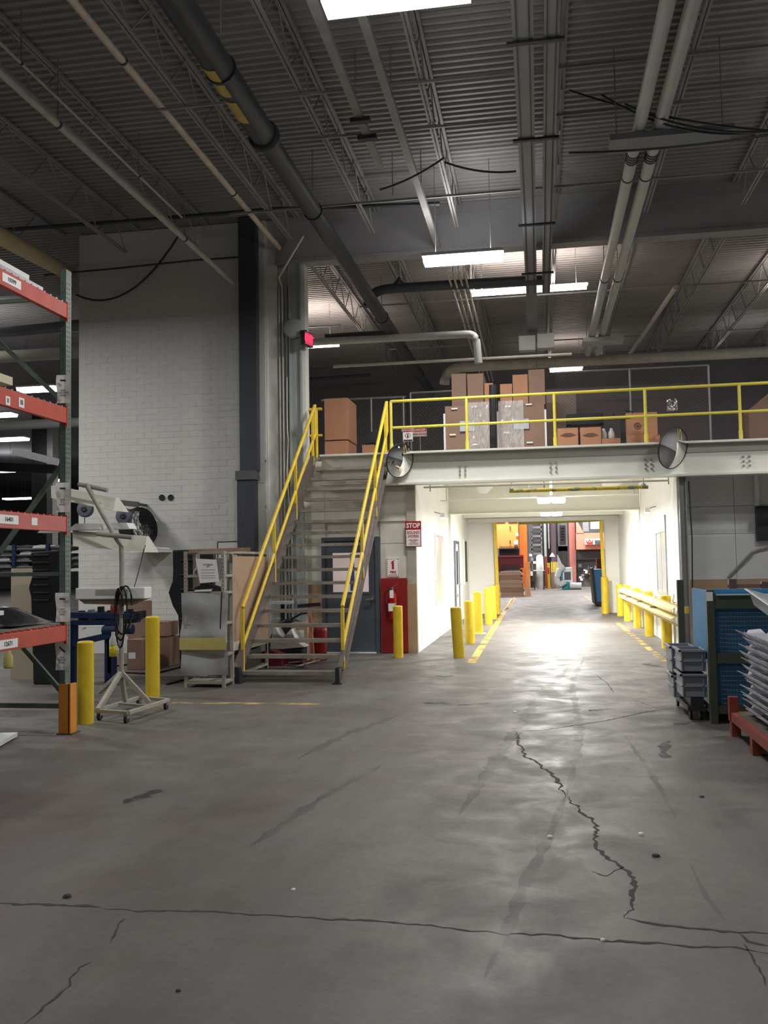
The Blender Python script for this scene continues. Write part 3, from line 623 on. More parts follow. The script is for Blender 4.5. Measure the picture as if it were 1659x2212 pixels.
MB().tube([(-4.9, 21.0, 7.0), (-3.7, 21.0, 7.0)]+arc((-3.6, 21, 7.0), (-3.25, 21, 7), (-3.2, 21.2, 6.95), 6), .13, 12).build('branch', ductd, t)
MB().tube(arc((-3.35, 18.2, 6.9), (-3.35, 18.2, 7.25), (-2.9, 18.2, 7.25), 6)+[(-2.0, 18.2, 7.25), (.2, 18.2, 7.22)], .1, 12).lathe((-2.7, 18.2, 7.3), [(.08, 0), (.12, .05), (.05, .12), (.02, .18)], 12).build('branch', ductd, t)
for i, (x, l) in enumerate(((-2.18, 'first'), (-1.72, 'second'))):
    t = thing('strut_channel', l+' pale strut channel running beside the lamps', 'strut', (x, 5, 7.3), 'strut channels beside the lamps')
    MB().box((x-.05, -6, 7.45), (x+.05, 16.6 if i else 13, 7.52)).build('channel', joistm, t)
    for h in (3, 7, 11.2, 14.2): MB().cyl((x, h, 7.52), (x, h, 8.25), .008, 6).build('hanger_rod', gal, t)
    if i == 0:
        for h in (11.4, 11.9): MB().box((x-.12, h, 7.4), (x+.14, h+.1, 7.46)).build('cross_strut', darkmet, t)
# bus ducts, white pipes
for i, (x, w_, l) in enumerate(((-.04, .22, 'left'), (.26, .16, 'right'))):
    t = thing('bus_duct', l+' gray bus duct running away under the roof', 'duct', (x, 10, 7.2), 'bus ducts')
    MB().box((x-w_/2, -6, 7.2), (x+w_/2, 23.4 if i == 0 else 19, 7.32)).build('housing', busm, t)
    for s in (-.3, .3): MB().box((x+s*w_-.008, -6, 7.19), (x+s*w_+.008, 19, 7.2)).build('rib', darkmet, t)
    for h in (4, 9.6, 11.9, 15.0, 17.6): MB().box((x-w_*.8, h, 7.17), (x+w_*.8, h+.06, 7.2)).build('joint_clamp', darkmet, t); MB().cyl((x, h, 7.3), (x, h, 8.25), .008, 6).build('hanger_rod', gal, t)
for i, (x, y, z, l, m_) in enumerate(((-.18, 22.2, 6.72, 'left white switch box hanging from the bus duct', pvc), (.26, 22.2, 6.75, 'right white switch box hanging from the bus duct', pvc), (.03, 24.5, 6.3, 'small pale box under the end of the bus duct', cream))):
    t = thing('switch_box', l, 'electrical box', (x, y, z), 'boxes under the bus duct')
    MB().box((x-.2, y-.12, z), (x+.2, y+.12, z+.36)).build('box', m_, t, bevel=.01); MB().cyl((x, y, z+.36), (x, y, 8.37), .015, 6).build('hanger_rod', gal, t)
for i, x in enumerate((1.37, 1.62)):
    t = cond(x, 7.1, -6, 24.5, .082, pvc, ['left', 'right'][i]+' fat white pipe of the pair at upper right', (3, 6.5, 18), group='fat white pipe pair')
    for h in (12.4, 12.47, 12.54, 12.61): MB().cyl((x, h, 7.1), (x, h+.03, 7.1), .09, 14).build('band', darkmet, t)
    MB().cyl((x, 13.2, 7.1), (x, 13.23, 7.1), .09, 14).build('band', darkmet, t)
t = thing('pipe_support', 'steel cross channel carrying the white pipe pair', 'strut', (1.7, 11.7, 6.95))
MB().box((1.0, 11.6, 6.93), (2.5, 12.0, 7.01)).build('channel', busm, t); 
for x in (1.1, 2.4): MB().cyl((x, 11.8, 7.0), (x, 11.8, 8.25), .008, 6).build('hanger_rod', gal, t)
t = thing('pipe_support', 'white tray ending the pipe pair over the mezzanine', 'strut', (1.6, 22.5, 6.8))
MB().box((1.15, 22.3, 6.9), (2.1, 22.8, 7.0)).build('tray', pvc, t)
for x in (1.25, 1.78): MB().cyl((x, 22.5, 7.0), (x, 22.5, 8.25), .008, 6).build('hanger_rod', gal, t)
for i in range(4):
    x = -1.62+.11*i
    cond(x, 7.2-.03*(i % 2), 17.2, 28, .022, pipeg, ['leftmost', 'second', 'third', 'rightmost'][i]+' thin conduit of the bundle beyond the header', (18.5, 21, 24, 27), 'roof_conduit', 'conduit bundle beyond the header')
for i, (pts, r, m_, l) in enumerate([
    ([PY(600, 742, 20), PY(800, 733, 20), PY(1005, 722, 20)]+arc(PY(1008, 722, 20), PY(1028, 720, 20), PY(1030, 742, 20), 6)+[PY(1034, 785, 20)], .085, pvc, 'pale insulated pipe with an elbow above the stairs'),
    ([PY(720, 792, 21), PY(1060, 774, 21), PY(1235, 765, 21)], .035, pipeg, 'thin gray pipe capped above the stairs'),
    (arc(PY(960, 830, 25), PY(960, 797, 25), PY(1000, 793, 25), 6)+[PY(1659, 760, 25), PY(1800, 753, 25)], .14, pipeg, 'long horizontal pipe above the cardboard pallets'),
    ([PY(655, 668, 24), PY(900, 657, 24)], .16, ductd, 'dark horizontal pipe beside the exit sign'),
    ([PY(660, 706, 22), PY(735, 702, 22), PY(735, 735, 22)], .03, pvc, 'thin white sprinkler drop above the exit sign'),
    (arc(PY(1395, 640, 26), PY(1395, 605, 26), PY(1340, 610, 26), 6)+[PY(1290, 612, 26)], .12, ductd, 'dark curved pipe right of the white pipes'),
    ([PY(1350, 780, 28), PY(1460, 620, 19)], .05, pipeg, 'slanting gray pipe right over the mezzanine'),
    ([PY(654, 820, 28), PY(800, 810, 28)], .05, ductd, 'thin dark pipe near the mezzanine back wall'),
    ([PY(0, 497, 15), PY(250, 480, 15), PY(590, 452, 15), PY(950, 440, 15)], .035, ductd, 'dark sprinkler pipe crossing above the brick wall'),
    ([PY(95, 594, 16.3), PY(250, 580, 16.5), PY(420, 562, 16.6), PY(524, 555, 16.6)], .018, ductd, 'thin dark conduit strapped across the brick wall')]):
    pipe('roof_pipe', pts, r, m_, l)
    mid = (Vector(pts[0])+Vector(pts[-1]))/2
pipe('cable', sag(PY(165, 637, 16.6), PY(388, 505, 16.6), .55), .02, ductd, 'dark cable sagging across the top of the brick wall', 'cable')
for i, (a, b, s) in enumerate([((1230, 195), (1700, 285), .1), ((1300, 205), (1700, 275), .25), ((1350, 225), (1700, 280), .15), ((1230, 330), (1700, 285), .05), ((820, 410), (960, 340), .05), ((960, 350), (1115, 370), .06)]):
    pipe('cable', sag(PY(*a, 12.3-.3*(i % 4)), PY(*b, (10.9-.3*i) if i < 4 else 12.3-.3*(i % 4)), s), .014, ductd, 'dark cable slung under the roof deck, '+['highest at right', 'second at right', 'third at right', 'lowest at right', 'left of the bus ducts', 'reaching the bus ducts'][i], 'cable')
t = thing('exit_sign', 'red lit exit sign jutting from the jamb over the stairs', 'sign', (-4.2, 16.6, 5.8))
Mx = Matrix.Translation((-4.24, 16.62, 5.9)) @ Matrix.Rotation(math.radians(76), 4, 'Z')
MB().box((-.17, -.04, -.13), (.17, .04, .13), Mx).build('housing', black, t); MB().box((-.15, -.043, -.11), (.15, -.04, .11), Mx).build('face', mat('exit_face', (.25, .01, .03), .4, emit=(1, .05, .12), estr=.5), t)
e_ = text('EXIT', .17, Mx @ Vector((0, -.047, 0)), redglow, t, rot=(math.pi/2, 0, math.radians(76)), font_w=.004)
MB().box((-4.37, 16.6, 6.0), (-4.25, 16.68, 6.08)).build('bracket', darkmet, t)
t = thing('round_junction', 'round pale disc on the jamb above the exit sign', 'disc', (-4.5, 16.6, 6.1)); MB().lathe((-4.52, 16.70, 6.15), [(0, .06), (.16, .05), (.2, .02), (.2, 0)], 24, (0, -1, 0)).build('disc', bluew, t)
# ------------------------------------------------------------------ stairs
st = thing('staircase', 'open steel staircase with yellow handrails up to the mezzanine', 'stairs', (-3.5, 14.5, 0))
NT = 17; RI = 3.5/17
def sy(z): return 12.62+(z-.15)*(4.15/3.5)        # y of the nosing at tread height z
def sxl(y): return -4.235+(y-12.6)*.03
def sxr(y): return -2.80+(y-12.6)*.006
# stringers
for side in (0, 1):
    fx = sxl if side == 0 else sxr; xo = -1 if side == 0 else 1
    a, b = 12.45, 16.62
    za, zb_ = .06, .06+(b-a)*3.5/4.15
    M_ = MB(); x0, x1 = fx(a), fx(b)
    for (ou, iu) in ((0, .012),):
        prof = [(a, max(0, za-.12)), (a, za+.17), (b, zb_+.17), (b, zb_-.13)]
        vs = [(x0 if y == a else x1, y, z) for y, z in prof]; vs2 = [(v[0]+xo*.012, v[1], v[2]) for v in vs]
        M_.add(vs+vs2, [(0,1,2,3),(7,6,5,4),(0,4,5,1),(1,5,6,2),(2,6,7,3),(3,7,4,0)])
    M_.bar((x0+xo*.035, a, za+.165), (x1+xo*.035, b, zb_+.165), .06, .014); M_.bar((x0+xo*.035, a, za-.10), (x1+xo*.035, b, zb_-.13), .06, .014)
    M_.build('stringer', dksteel, st)
    MB().box((x0-.03, a-.02, 0), (x0+.03, a+.12, .22)).box((x0-.07, a-.06, 0), (x0+.07, a+.16, .012)).build('foot', darkmet, st)
    # posts and rails
    pst = [(12.72, .13), (14.2, 1.34), (15.42, 2.44), (16.55, 3.5)]
    RM = ystair
    for y, z in pst:
        top = 1.03+(y-12.72)*.9
        xx = fx(y)-xo*.03*0+xo*.02
        MB().box((xx-.024, y-.024, z), (xx+.024, y+.024, top)).build('post', RM, st, bevel=.006)
    y0, z0, y1, z1 = 12.72, 1.05, 16.72, 4.65
    MB().cyl((fx(y0)+xo*.02, y0, z0), (fx(y1)+xo*.02, y1, z1), .03, 12).build('handrail', RM, st)
    MB().cyl((fx(y0)+xo*.02, y0, z0-.56), (fx(y1)+xo*.02, y1-.02, z1-.56), .026, 12).build('mid_rail', RM, st)
    MB().cyl((fx(y1)+xo*.02, y1, z1+.02), (fx(y1)+xo*.02, y1, z1-.56), .028, 12).build('end_post', RM, st)
for k in range(NT):
    z = .15+k*RI; y = sy(z)
    M_ = MB().box((sxl(y)+.005, y, z-.045), (sxr(y)-.005, y+.26, z-.005)); M_.box((sxl(y)+.005, y-.004, z-.05), (sxr(y)-.005, y+.03, z))
    M_.build('tread', tread_m, st)
MB().box((-4.2, 16.72, 3.60), (-2.7, 16.82, 3.665)).build('landing_plate', tread_m, st)
# ------------------------------------------------------------------ mezzanine railing
rl = thing('guard_railing', 'yellow pipe railing along the mezzanine edge', 'railing', (2, 16.74, 3.69))
MB().cyl((-2.68, 16.74, 4.665), (8.5, 16.74, 4.70), .028, 12).build('top_rail', yrail, rl)
MB().cyl((-2.68, 16.74, 4.17), (8.5, 16.74, 4.22), .025, 12).build('mid_rail', yrail, rl)
for x in (-2.68, -1.27, .32, 1.91, 3.51, 5.1, 6.7): MB().cyl((x, 16.74, 3.69), (x, 16.74, 4.67), .028, 12).cyl((x, 16.74, 3.69), (x, 16.74, 3.87), .036, 12).build('post', yrail, rl)
rl2 = thing('guard_railing', 'short yellow railing between the jamb and the stair top', 'railing', (-4.2, 16.9, 3.66))
MB().cyl((-4.38, 17.0, 4.63), (-4.06, 17.0, 4.63), .028, 10).build('top_rail', yellow, rl2); MB().cyl((-4.38, 17.0, 4.12), (-4.06, 17.0, 4.12), .024, 10).build('mid_rail', yellow, rl2)
MB().cyl((-4.17, 17.0, 3.66), (-4.17, 17.0, 4.63), .028, 10).build('post', yellow, rl2)
# ------------------------------------------------------------------ convex mirrors
def cmirror(px, py, r, nrm, label, yy=16.38):
    c = PY(px, py, yy); n = Vector(nrm).normalized()
    t = thing('convex_mirror', label, 'mirror', c, 'convex mirrors on the beam')
    dep = r*.22; R = (r*r+dep*dep)/(2*dep); pr = []
    for i in range(13):
        a = math.asin(r/R)*(1-i/12); pr.append((R*math.sin(a), R*math.cos(a)-(R-dep)))
    MB().lathe(c, pr, 48, n).build('mirror_face', mirror, t)
    MB().lathe(c, [(r+.004, -.02), (r+.009, 0), (r+.006, .008), (r-.002, .008), (r-.004, 0)], 48, n).lathe(c, [(r+.004, -.02), (r*.6, -.035), (0, -.035)], 32, n).build('rim', black, t)
    MB().cyl(c-n*.04, Vector((c.x-.1, 16.64, c.z+.05)), .018, 8).build('bracket', gal, t)
cmirror(864, 995, .31, (.75, -.62, -.24), 'round convex mirror beside the top of the stairs')
cmirror(1454, 968, .36, (.66, -.70, -.27), 'round convex mirror with black rim above the tunnel right corner')
# ------------------------------------------------------------------ mezzanine goods
def carton(x0, x1, y0, y1, z0, z1, label, m_=card, group=None, flap=True, tp=None):
    t = thing('carton', label, 'box', ((x0+x1)/2, (y0+y1)/2, z0), group)
    MB().box((x0, y0, z0), (x1, y1, z1)).build('body', m_, t, bevel=.008)
    if flap:
        ym = (y0+y1)/2; MB().box((x0+.004, y0-.002, z1), (x1-.004, ym-.003, z1+.006)).build('flap', m_, t); MB().box((x0+.004, ym+.003, z1), (x1-.004, y1, z1+.006)).build('flap', m_, t)
    if tp: MB().box((x0+tp[0], y0-.003, z0+tp[1]), (x0+tp[0]+tp[2], y0, z0+tp[1]+tp[3])).build('label_sticker', paper, t)
    return t
def YB(px0, py0, px1, py1, Y): a = PY(px0, py0, Y); b = PY(px1, py1, Y); return min(a.x, b.x), max(a.x, b.x), min(a.z, b.z), max(a.z, b.z)
def cpx(px0, py0, px1, py1, Y, d, label, m_=card, group=None, z0=None, tp=None, flap=True):
    x0, x1, a, b = YB(px0, py0, px1, py1, Y); return carton(x0, x1, Y, Y+d, a if z0 is None else z0, b, label, m_, group, flap, tp)
cpx(700, 862, 752, 949, 18, .9, 'tall orange brown carton on top of another at the stair head', card, 'cartons at the stair head')
cpx(701, 954, 752, 990, 18, .9, 'low carton under the tall one at the stair head', card, 'cartons at the stair head', FZ)
cpx(782, 962, 808, 990, 18, .4, 'small carton with a dark bin on it behind the right handrail', card, z0=FZ)
a = PY(780, 958, 18.1); MB().prism([(a.x, a.z), (a.x+.3, a.z), (a.x+.42, a.z+.25), (a.x+.36, a.z+.3), (a.x+.05, a.z+.12)], 18.05, 18.35).build('dark_bin', darkmet, label='crumpled dark bin on the small carton behind the stairs', cat='bin')
p = PY(765, 985, 17.6); MB().prism([(p.x-.12, FZ), (p.x+.14, FZ), (p.x+.1, FZ+.1), (p.x, FZ+.06), (p.x-.06, FZ+.12)], 17.6, 17.9).build('paper_bag', cardp, label='crumpled kraft paper beside the stair head cartons', cat='paper')
# wrapped pallets
def wrapped(px0, py0, px1, py1, Y, d, ups, label, gl):
    x0, x1, a, b = YB(px0, py0, px1, py1, Y)
    t = thing('wrapped_pallet', label, 'pallet', ((x0+x1)/2, Y+d/2, FZ), 'stretch wrapped pallets')
    MB().box((x0, Y, FZ+.12), (x0+(x1-x0)*.45, Y+d, b)).build('carton', cardd, t); MB().box((x0+(x1-x0)*.455, Y-.01, FZ+.12), (x1, Y+d, b-.02)).build('carton', cardd, t)
    for (u0, v0, u1, v1, m_) in ups:
        c0, c1, e0, e1 = YB(u0, v0, u1, v1, Y+.1); MB().box((c0, Y+.1, e0), (c1, Y+d-.1, e1)).build('carton', m_, t)
    w0 = x0+(x1-x0)*gl[0]; w1 = x0+(x1-x0)*gl[1]
    n = 22; k = 14; M_ = MB(); rg = random.Random(int(px0))
    vs = [(w0+(w1-w0)*i/n, Y-.03-rg.uniform(0, .035), FZ+.1+(b-FZ-.05)*j/k+rg.uniform(-.01, .01)) for j in range(k+1) for i in range(n+1)]
    M_.add(vs, [(j*(n+1)+i, j*(n+1)+i+1, (j+1)*(n+1)+i+1, (j+1)*(n+1)+i) for j in range(k) for i in range(n)]).build('stretch_film', wrapm, t)
    for i in range(3):
        for x in (x0, (x0+x1)/2-.05, x1-.1): 
            if i == 0: MB().box((x, Y, FZ), (x+.1, Y+d, FZ+.09)).build('pallet_block', woodp, t)
    MB().box((x0, Y, FZ+.09), (x1, Y+d, FZ+.115)).build('pallet_deck', woodp, t)
    for x in (x0-.03, x1): MB().box((x, Y-.04, FZ+.1), (x+.035, Y, b-.15)).build('corner_board', paper, t)
    for (u, v) in ((.1, .45), (.6, .25), (.15, .93), (.6, .95)): MB().box((x0+(x1-x0)*u, Y-.045, FZ+(b-FZ)*v), (x0+(x1-x0)*u+.12, Y-.04, FZ+(b-FZ)*v+.03)).build('tape_strip', paper, t)
    MB().box((x0+(x1-x0)*.33, Y-.05, FZ+.55), (x0+(x1-x0)*.66, Y-.045, FZ+.75)).build('shipping_paper', mat('paper_blue', srgb(185, 192, 200), .5), t)
wrapped(961, 878, 1060, 975, 17.9, 1.1, [(975, 808, 1008, 878, cardd), (1009, 808, 1045, 878, cardd), (1046, 828, 1066, 878, card)], 'left wrapped pallet of tall cartons behind the yellow rail', (.5, 1.0))
wrapped(1076, 873, 1178, 972, 17.9, 1.1, [(1080, 830, 1107, 873, card), (1107, 810, 1141, 873, card), (1141, 799, 1178, 873, cardd)], 'right wrapped pallet of cartons behind the yellow rail', (0, .55))
MB().cyl((PY(1066, 975, 17.5).x, 17.5, FZ-.02), PY(1064, 832, 17.5), .07, 12).build('film_roll', blackplas, label='black plastic wrapped pole between the two wrapped pallets', cat='pole')
cpx(1204, 926, 1250, 974, 17.7, .5, 'short brown carton with a printed band, left of its twin', card, 'two printed cartons behind the rail', FZ)
cpx(1253, 924, 1300, 974, 17.7, .5, 'short brown carton with a printed band, right of its twin', card, 'two printed cartons behind the rail', FZ)
for u in (1227, 1276): 
    q = PY(u, 940, 17.69); o = MB().prism([(q.x-.15, q.z), (q.x-.05, q.z+.04), (q.x+.05, q.z+.04), (q.x+.15, q.z), (q.x+.05, q.z-.03), (q.x-.05, q.z-.03)], 17.688, 17.692).build('printed_band', mat('ink_brown', srgb(110, 78, 60), .7)); adopt(o, [c for c in bpy.data.objects if c.name.startswith('carton') and c.type == 'EMPTY' and abs(WL[c].x-q.x) < .2 and abs(WL[c].z-FZ) < .01 and abs(WL[c].y-17.95) < .1][0])
cpx(1300, 948, 1342, 974, 17.7, .4, 'low open carton holding white jugs', card, z0=FZ)
cpx(1352, 893, 1422, 965, 17.8, .6, 'large square carton with a round printed mark', card, z0=FZ)
q = PY(1377, 920, 17.79); o = MB().lathe((q.x, 17.79, q.z), [(.05, 0), (.065, 0), (.065, .003), (.05, .003), (.05, 0)], 16, (0, -1, 0)).lathe((q.x, 17.79, q.z), [(.03, 0), (.03, .003), (0, .003)], 12, (0, -1, 0)).build('printed_mark', MATS['ink_brown']); adopt(o, [c for c in bpy.data.objects if c.type == 'EMPTY' and c.get('label') == 'large square carton with a round printed mark'][0])
cpx(1416, 940, 1426, 956, 17.6, .2, 'small carton with a blue and white label near the mirror', card, z0=FZ)
for i, u in enumerate((1305, 1322)):
    q = PY(u, 950, 17.8)
    MB().lathe((q.x, 17.9, PY(1320, 948, 17.7).z+.008), [(0, 0), (.055, .0), (.06, .02), (.06, .13), (.03, .19), (.025, .22), (0, .22)], 14).build('jug', pvc, label=['left', 'right'][i]+' white plastic jug standing in the low carton', cat='jug', group='white jugs')
# pallet jack handle
t = thing('pallet_jack', 'dark pallet jack handle rising behind the rail', 'pallet jack', (1.47, 17.5, FZ))
p, q = PY(1347, 968, 17.5), PY(1346, 900, 17.5); MB().box((p.x-.05, 17.47, FZ), (p.x+.05, 17.53, q.z)).build('mast', darkmet, t)
MB().tube([PY(1325, 893, 17.5), PY(1328, 905, 17.5), PY(1345, 905, 17.5), PY(1363, 903, 17.5), PY(1367, 890, 17.5), PY(1350, 886, 17.5)], .012).build('handle_loop', black, t)
MB().box((p.x-.25, 17.4, FZ), (p.x+.25, 17.6, FZ+.08)).build('chassis', darkmet, t)
# tan sheets, stacked gray sheets behind
x0, x1, a, b = YB(1180, 852, 1246, 925, 20); MB().box((x0, 20, FZ), (x1, 20.06, b)).build('perforated_board', mat('board_beige', srgb(160, 145, 135), .7, var=.08, scale=20), label='beige perforated board standing behind the right wrapped pallet', cat='board')
x0, x1, a, b = YB(1224, 895, 1305, 925, 18.5); t = thing('work_table', 'dark table behind the two printed cartons', 'table', ((x0+x1)/2, 19.3, FZ)); MB().box((x0, 18.5, a+.1), (x1, 18.95, b)).build('tabletop', darkmet, t)
for x in (x0+.04, x1-.04): MB().box((x-.03, 18.55, FZ), (x+.03, 18.9, a+.1)).build('leg', darkmet, t)
x0, x1, a, b = YB(1180, 870, 1330, 960, 20.8); MB().box((x0, 20.8, FZ), (x1+2, 20.9, b+.3)).build('dark_partition', mat('partition', srgb(92, 84, 84), .8, var=.06), label='long brown gray partition behind the mezzanine cartons', cat='partition')
x0, x1, a, b = YB(1615, 828, 1800, 960, 19.5); MB().prism([(x0, FZ), (x0, a+.75), (x0+.7, b), (x1, b), (x1, FZ)], 19.5, 20.5).build('covered_crate', cardd, label='big brown crate with a sloped top at the right end', cat='crate')
p = PY(1512, 945, 17.6); MB().prism([(p.x-.4, FZ), (p.x-.3, FZ+.14), (p.x-.15, FZ+.16), (p.x-.02, FZ+.08), (p.x+.25, FZ+.05), (p.x+.42, FZ)], 17.5, 18.0).build('plastic_heap', mat('film_gray', srgb(170, 160, 152), .4, var=.15), label='crumpled gray plastic sheet right of the mirror', cat='plastic sheet')
p = PY(1440, 862, 19.16); q = PY(1464, 887, 19.16); t = thing('foil_bag', 'shiny silver bag hung on the wire cage', 'bag', ((p.x+q.x)/2, 19.16, q.z))
M_ = MB(); n = 8; rg = random.Random(5); M_.add([(p.x+(q.x-p.x)*i/n, 19.16+rg.uniform(-.02, .03), q.z+(p.z-q.z)*j/n) for j in range(n+1) for i in range(n+1)], [(j*(n+1)+i, j*(n+1)+i+1, (j+1)*(n+1)+i+1, (j+1)*(n+1)+i) for j in range(n) for i in range(n)]).build('foil', chrome, t)
# wire mesh cages
def cage(x0, x1, Y, z1, label, posts, pitch=.075):
    t = thing('wire_cage', label, 'wire fence', ((x0+x1)/2, Y, FZ))
    for x in posts: MB().cyl((x, Y, FZ), (x, Y, z1), .025, 8).build('post', gal, t)
    MB().cyl((x0, Y, z1), (x1, Y, z1), .02, 8).build('top_rail', gal, t); MB().cyl((x0, Y, FZ+.15), (x1, Y, FZ+.15), .02, 8).build('bottom_rail', gal, t)
    M_ = MB(); h = z1-FZ-.15; n = int((x1-x0+h)/pitch)
    for i in range(n):
        for sgn in (1, -1):
            a = x0-h+i*pitch if sgn == 1 else x0+i*pitch
            lo, hi = (a, a+h) if sgn == 1 else (a, a-h)
            # clip to [x0,x1]
            t0, t1 = 0., 1.
            for lim in (x0, x1):
                tt = (lim-lo)/(hi-lo)
                if (lim == x0) == (hi > lo): t0 = max(t0, tt)
                else: t1 = min(t1, tt)
            if t0 < t1: M_.bar((lo+(hi-lo)*t0, Y, FZ+.15+h*t0), (lo+(hi-lo)*t1, Y, FZ+.15+h*t1), .004)
    M_.build('wire_mesh', meshm, t, kind='stuff'); return t
cage(-4.6, -2.75, 19.2, 5.2, 'wire cage behind the stair head carton', (-4.5, -3.5, -2.8))
cage(-2.7, -1.1, 19.6, 5.35, 'wire cage behind the danger signs', (-2.7, -1.3))
cage(.4, 3.45, 19.2, 5.55, 'wire cage behind the printed cartons', (1.9, 3.45))
for (px, py, pw, ph, l, top, body) in [((870), 926, 22, 27, 'upright danger sign with a warning figure on the cage', 'DANGER', None), ((892), 926, 30, 16, 'wide danger high voltage sign on the cage', 'DANGER', 'HIGH VOLTAGE')]:
    a = PY(px, py, 18.3); b = PY(px+pw, py+ph, 18.3); t = thing('danger_sign', l, 'sign', ((a.x+b.x)/2, 18.3, b.z), 'signs on the cage')
    MB().box((a.x, 18.3, b.z), (b.x, 18.31, a.z)).build('plate', paper if body is None else mat('sign_pink', srgb(200, 175, 165), .6), t)
    hh = (a.z-b.z)*(.27 if body is None else .4); MB().box((a.x+.005, 18.297, a.z-hh), (b.x-.005, 18.3, a.z-.004)).build('red_band', inkr, t)
    text(top, hh*.9, ((a.x+b.x)/2, 18.295, a.z-hh/2), paper, t)
    if body: text(body, .06, ((a.x+b.x)/2, 18.295, a.z-hh-.055), ink, t, sx=.65, font_w=.001)
    else:
        cx, cz = (a.x+b.x)/2, b.z+.10
        MB().lathe((cx, 18.298, cz+.02), [(.045, 0), (.055, 0), (.055, .003), (.045, .003)], 16, (0, -1, 0)).build('ring', inkr, t); MB().box((cx-.012, 18.295, cz-.02), (cx+.012, 18.298, cz+.05)).build('figure', ink, t)
        MB().box((a.x+.01, 18.297, b.z+.005), (b.x-.01, 18.3, b.z+.035)).build('black_band', ink, t)
    MB().cyl(((a.x+b.x)/2, 18.32, b.z), ((a.x+b.x)/2, 18.32, FZ), .01, 6).build('stake', gal, t)
# ------------------------------------------------------------------ bollards
def bollard(x, y, h, r, label, group, lean=0., plate=False):
    t = thing('bollard', label, 'bollard', (x, y, 0), group)
    M_ = MB().cyl((0, 0, 0), (0, 0, h-.015), r, 24, cap=False).lathe((0, 0, 0), [(r, h-.015), (r*.93, h-.002), (r*.6, h+.004), (0, h+.006)], 24)
    M_.xf(Matrix.Translation((x, y, 0)) @ Matrix.Rotation(lean, 4, 'Y')); M_.build('post', yellow, t)
    if plate: MB().box((x-.16, y-.14, 0), (x+.16, y+.14, .012)).build('base_plate', offwhite, t)
    return t
bollard(-4.83, 9.2, .87, .087, 'thick yellow bollard next to the orange guarded rack post', 'bollards before the brick wall')
bollard(-4.93, 11.15, 1.02, .09, 'yellow bollard behind the rolling stand, before the cartons', 'bollards before the brick wall')
bollard(-2.50, 16.0, .9, .085, 'yellow bollard in front of the red board', 'bollards left of the aisle')
LB = [(991, 1421, 1312, 22, 'leaning nearest yellow bollard of the left tunnel row, chipped low down', -.05), (1015, 1391, 1298, 20, 'second yellow bollard of the left tunnel row', -.02), (1034, 1369, 1279, 17, 'third yellow bollard of the left tunnel row, on a pale base plate', -.02),
      (1055.5, 1349, 1270, 14, 'fourth yellow bollard of the left tunnel row', -.02), (1066, 1337, 1266, 12, 'fifth yellow bollard of the left tunnel row', -.02), (1075, 1326, 1262, 11, 'last yellow bollard of the left tunnel row, against the exit guard', 0)]
for i, (x, y, yt, wd, l, ln) in enumerate(LB):
    p = PZ(x, y); p.y = min(p.y, 29.05); d_ = p.y; h = PY(x, yt, d_).z
    bollard(p.x, p.y+.08, h, .098, l, 'bollards left of the aisle', ln, i == 2)
RB = [(1448, 1401, 1286, 'nearest yellow bollard behind the guardrail'), (1407, 1375, 1277, 'second yellow bollard behind the guardrail'), (1378, 1357, 1270, 'third yellow bollard behind the guardrail'), (1355, 1342, 1264, 'fourth yellow bollard behind the guardrail'), (1336, 1331, 1262, 'farthest yellow bollard behind the guardrail')]
for x, y, yt, l in RB:
    p = PZ(x, y); h = PY(x, yt, p.y).z; bollard(2.265, p.y+.08, h, .095, l, 'bollards behind the guardrail')
p = PZ(1311, 1327); bollard(p.x-.02, 28.9, 1.12, .11, 'yellow bollard at the foot of the right exit guard', 'bollards behind the guardrail')
# W-beam guardrail
t = thing('guardrail', 'cream yellow corrugated guardrail bolted to the right tunnel bollards', 'guardrail', (2.08, 20, 0))
gy = mat('guardrail_cream', srgb(222, 204, 140), .5, var=.08, scale=4, spots=(srgb(150, 115, 70), 10, .7))
prf = [(.0, .92), (-.015, .90), (.05, .84), (.055, .80), (-.01, .745), (.055, .69), (.05, .65), (-.015, .59), (.0, .57)]
prf = [(2.13-dx*1.7, z) for dx, z in prf]
def rails(y0, y1, xo=0.):
    M_ = MB(); 
    for a, b in zip(prf[:-1], prf[1:]):
        M_.prism([a, b, (b[0]+.006, b[1]), (a[0]+.006, a[1])], y0, y1, 'y') if False else M_.add(
            [(a[0]+xo, y0, a[1]), (b[0]+xo, y0, b[1]), (b[0]+xo, y1, b[1]), (a[0]+xo, y1, a[1]), (a[0]+xo+.008, y0, a[1]), (b[0]+xo+.008, y0, b[1]), (b[0]+xo+.008, y1, b[1]), (a[0]+xo+.008, y1, a[1])],
            [(0,1,2,3),(7,6,5,4),(0,4,5,1),(1,5,6,2),(2,6,7,3),(3,7,4,0)])
    return M_
rails(17.9, 25.6).build('rail_panel', gy, t); rails(15.2, 18.1, -.012).build('rail_panel', gy, t)
M_ = MB(); arcp = [(15.2, .8), (15.0, .74), (14.93, .6), (14.95, .35), (14.98, .02)]
for i in range(4):
    (y0, z0), (y1, z1) = arcp[i], arcp[i+1]; M_.bar((2.12, y0, z0), (2.12, y1, z1), .06, .02, (1, 0, 0))
M_.build('end_terminal', gy, t)
for y in (17.85, 20.4, 22.9, 25.3, 18.0):
    for z in (.745,): MB().cyl((2.02, y, z), (2.165, y, z), .018, 8).build('bolt', gal, t)
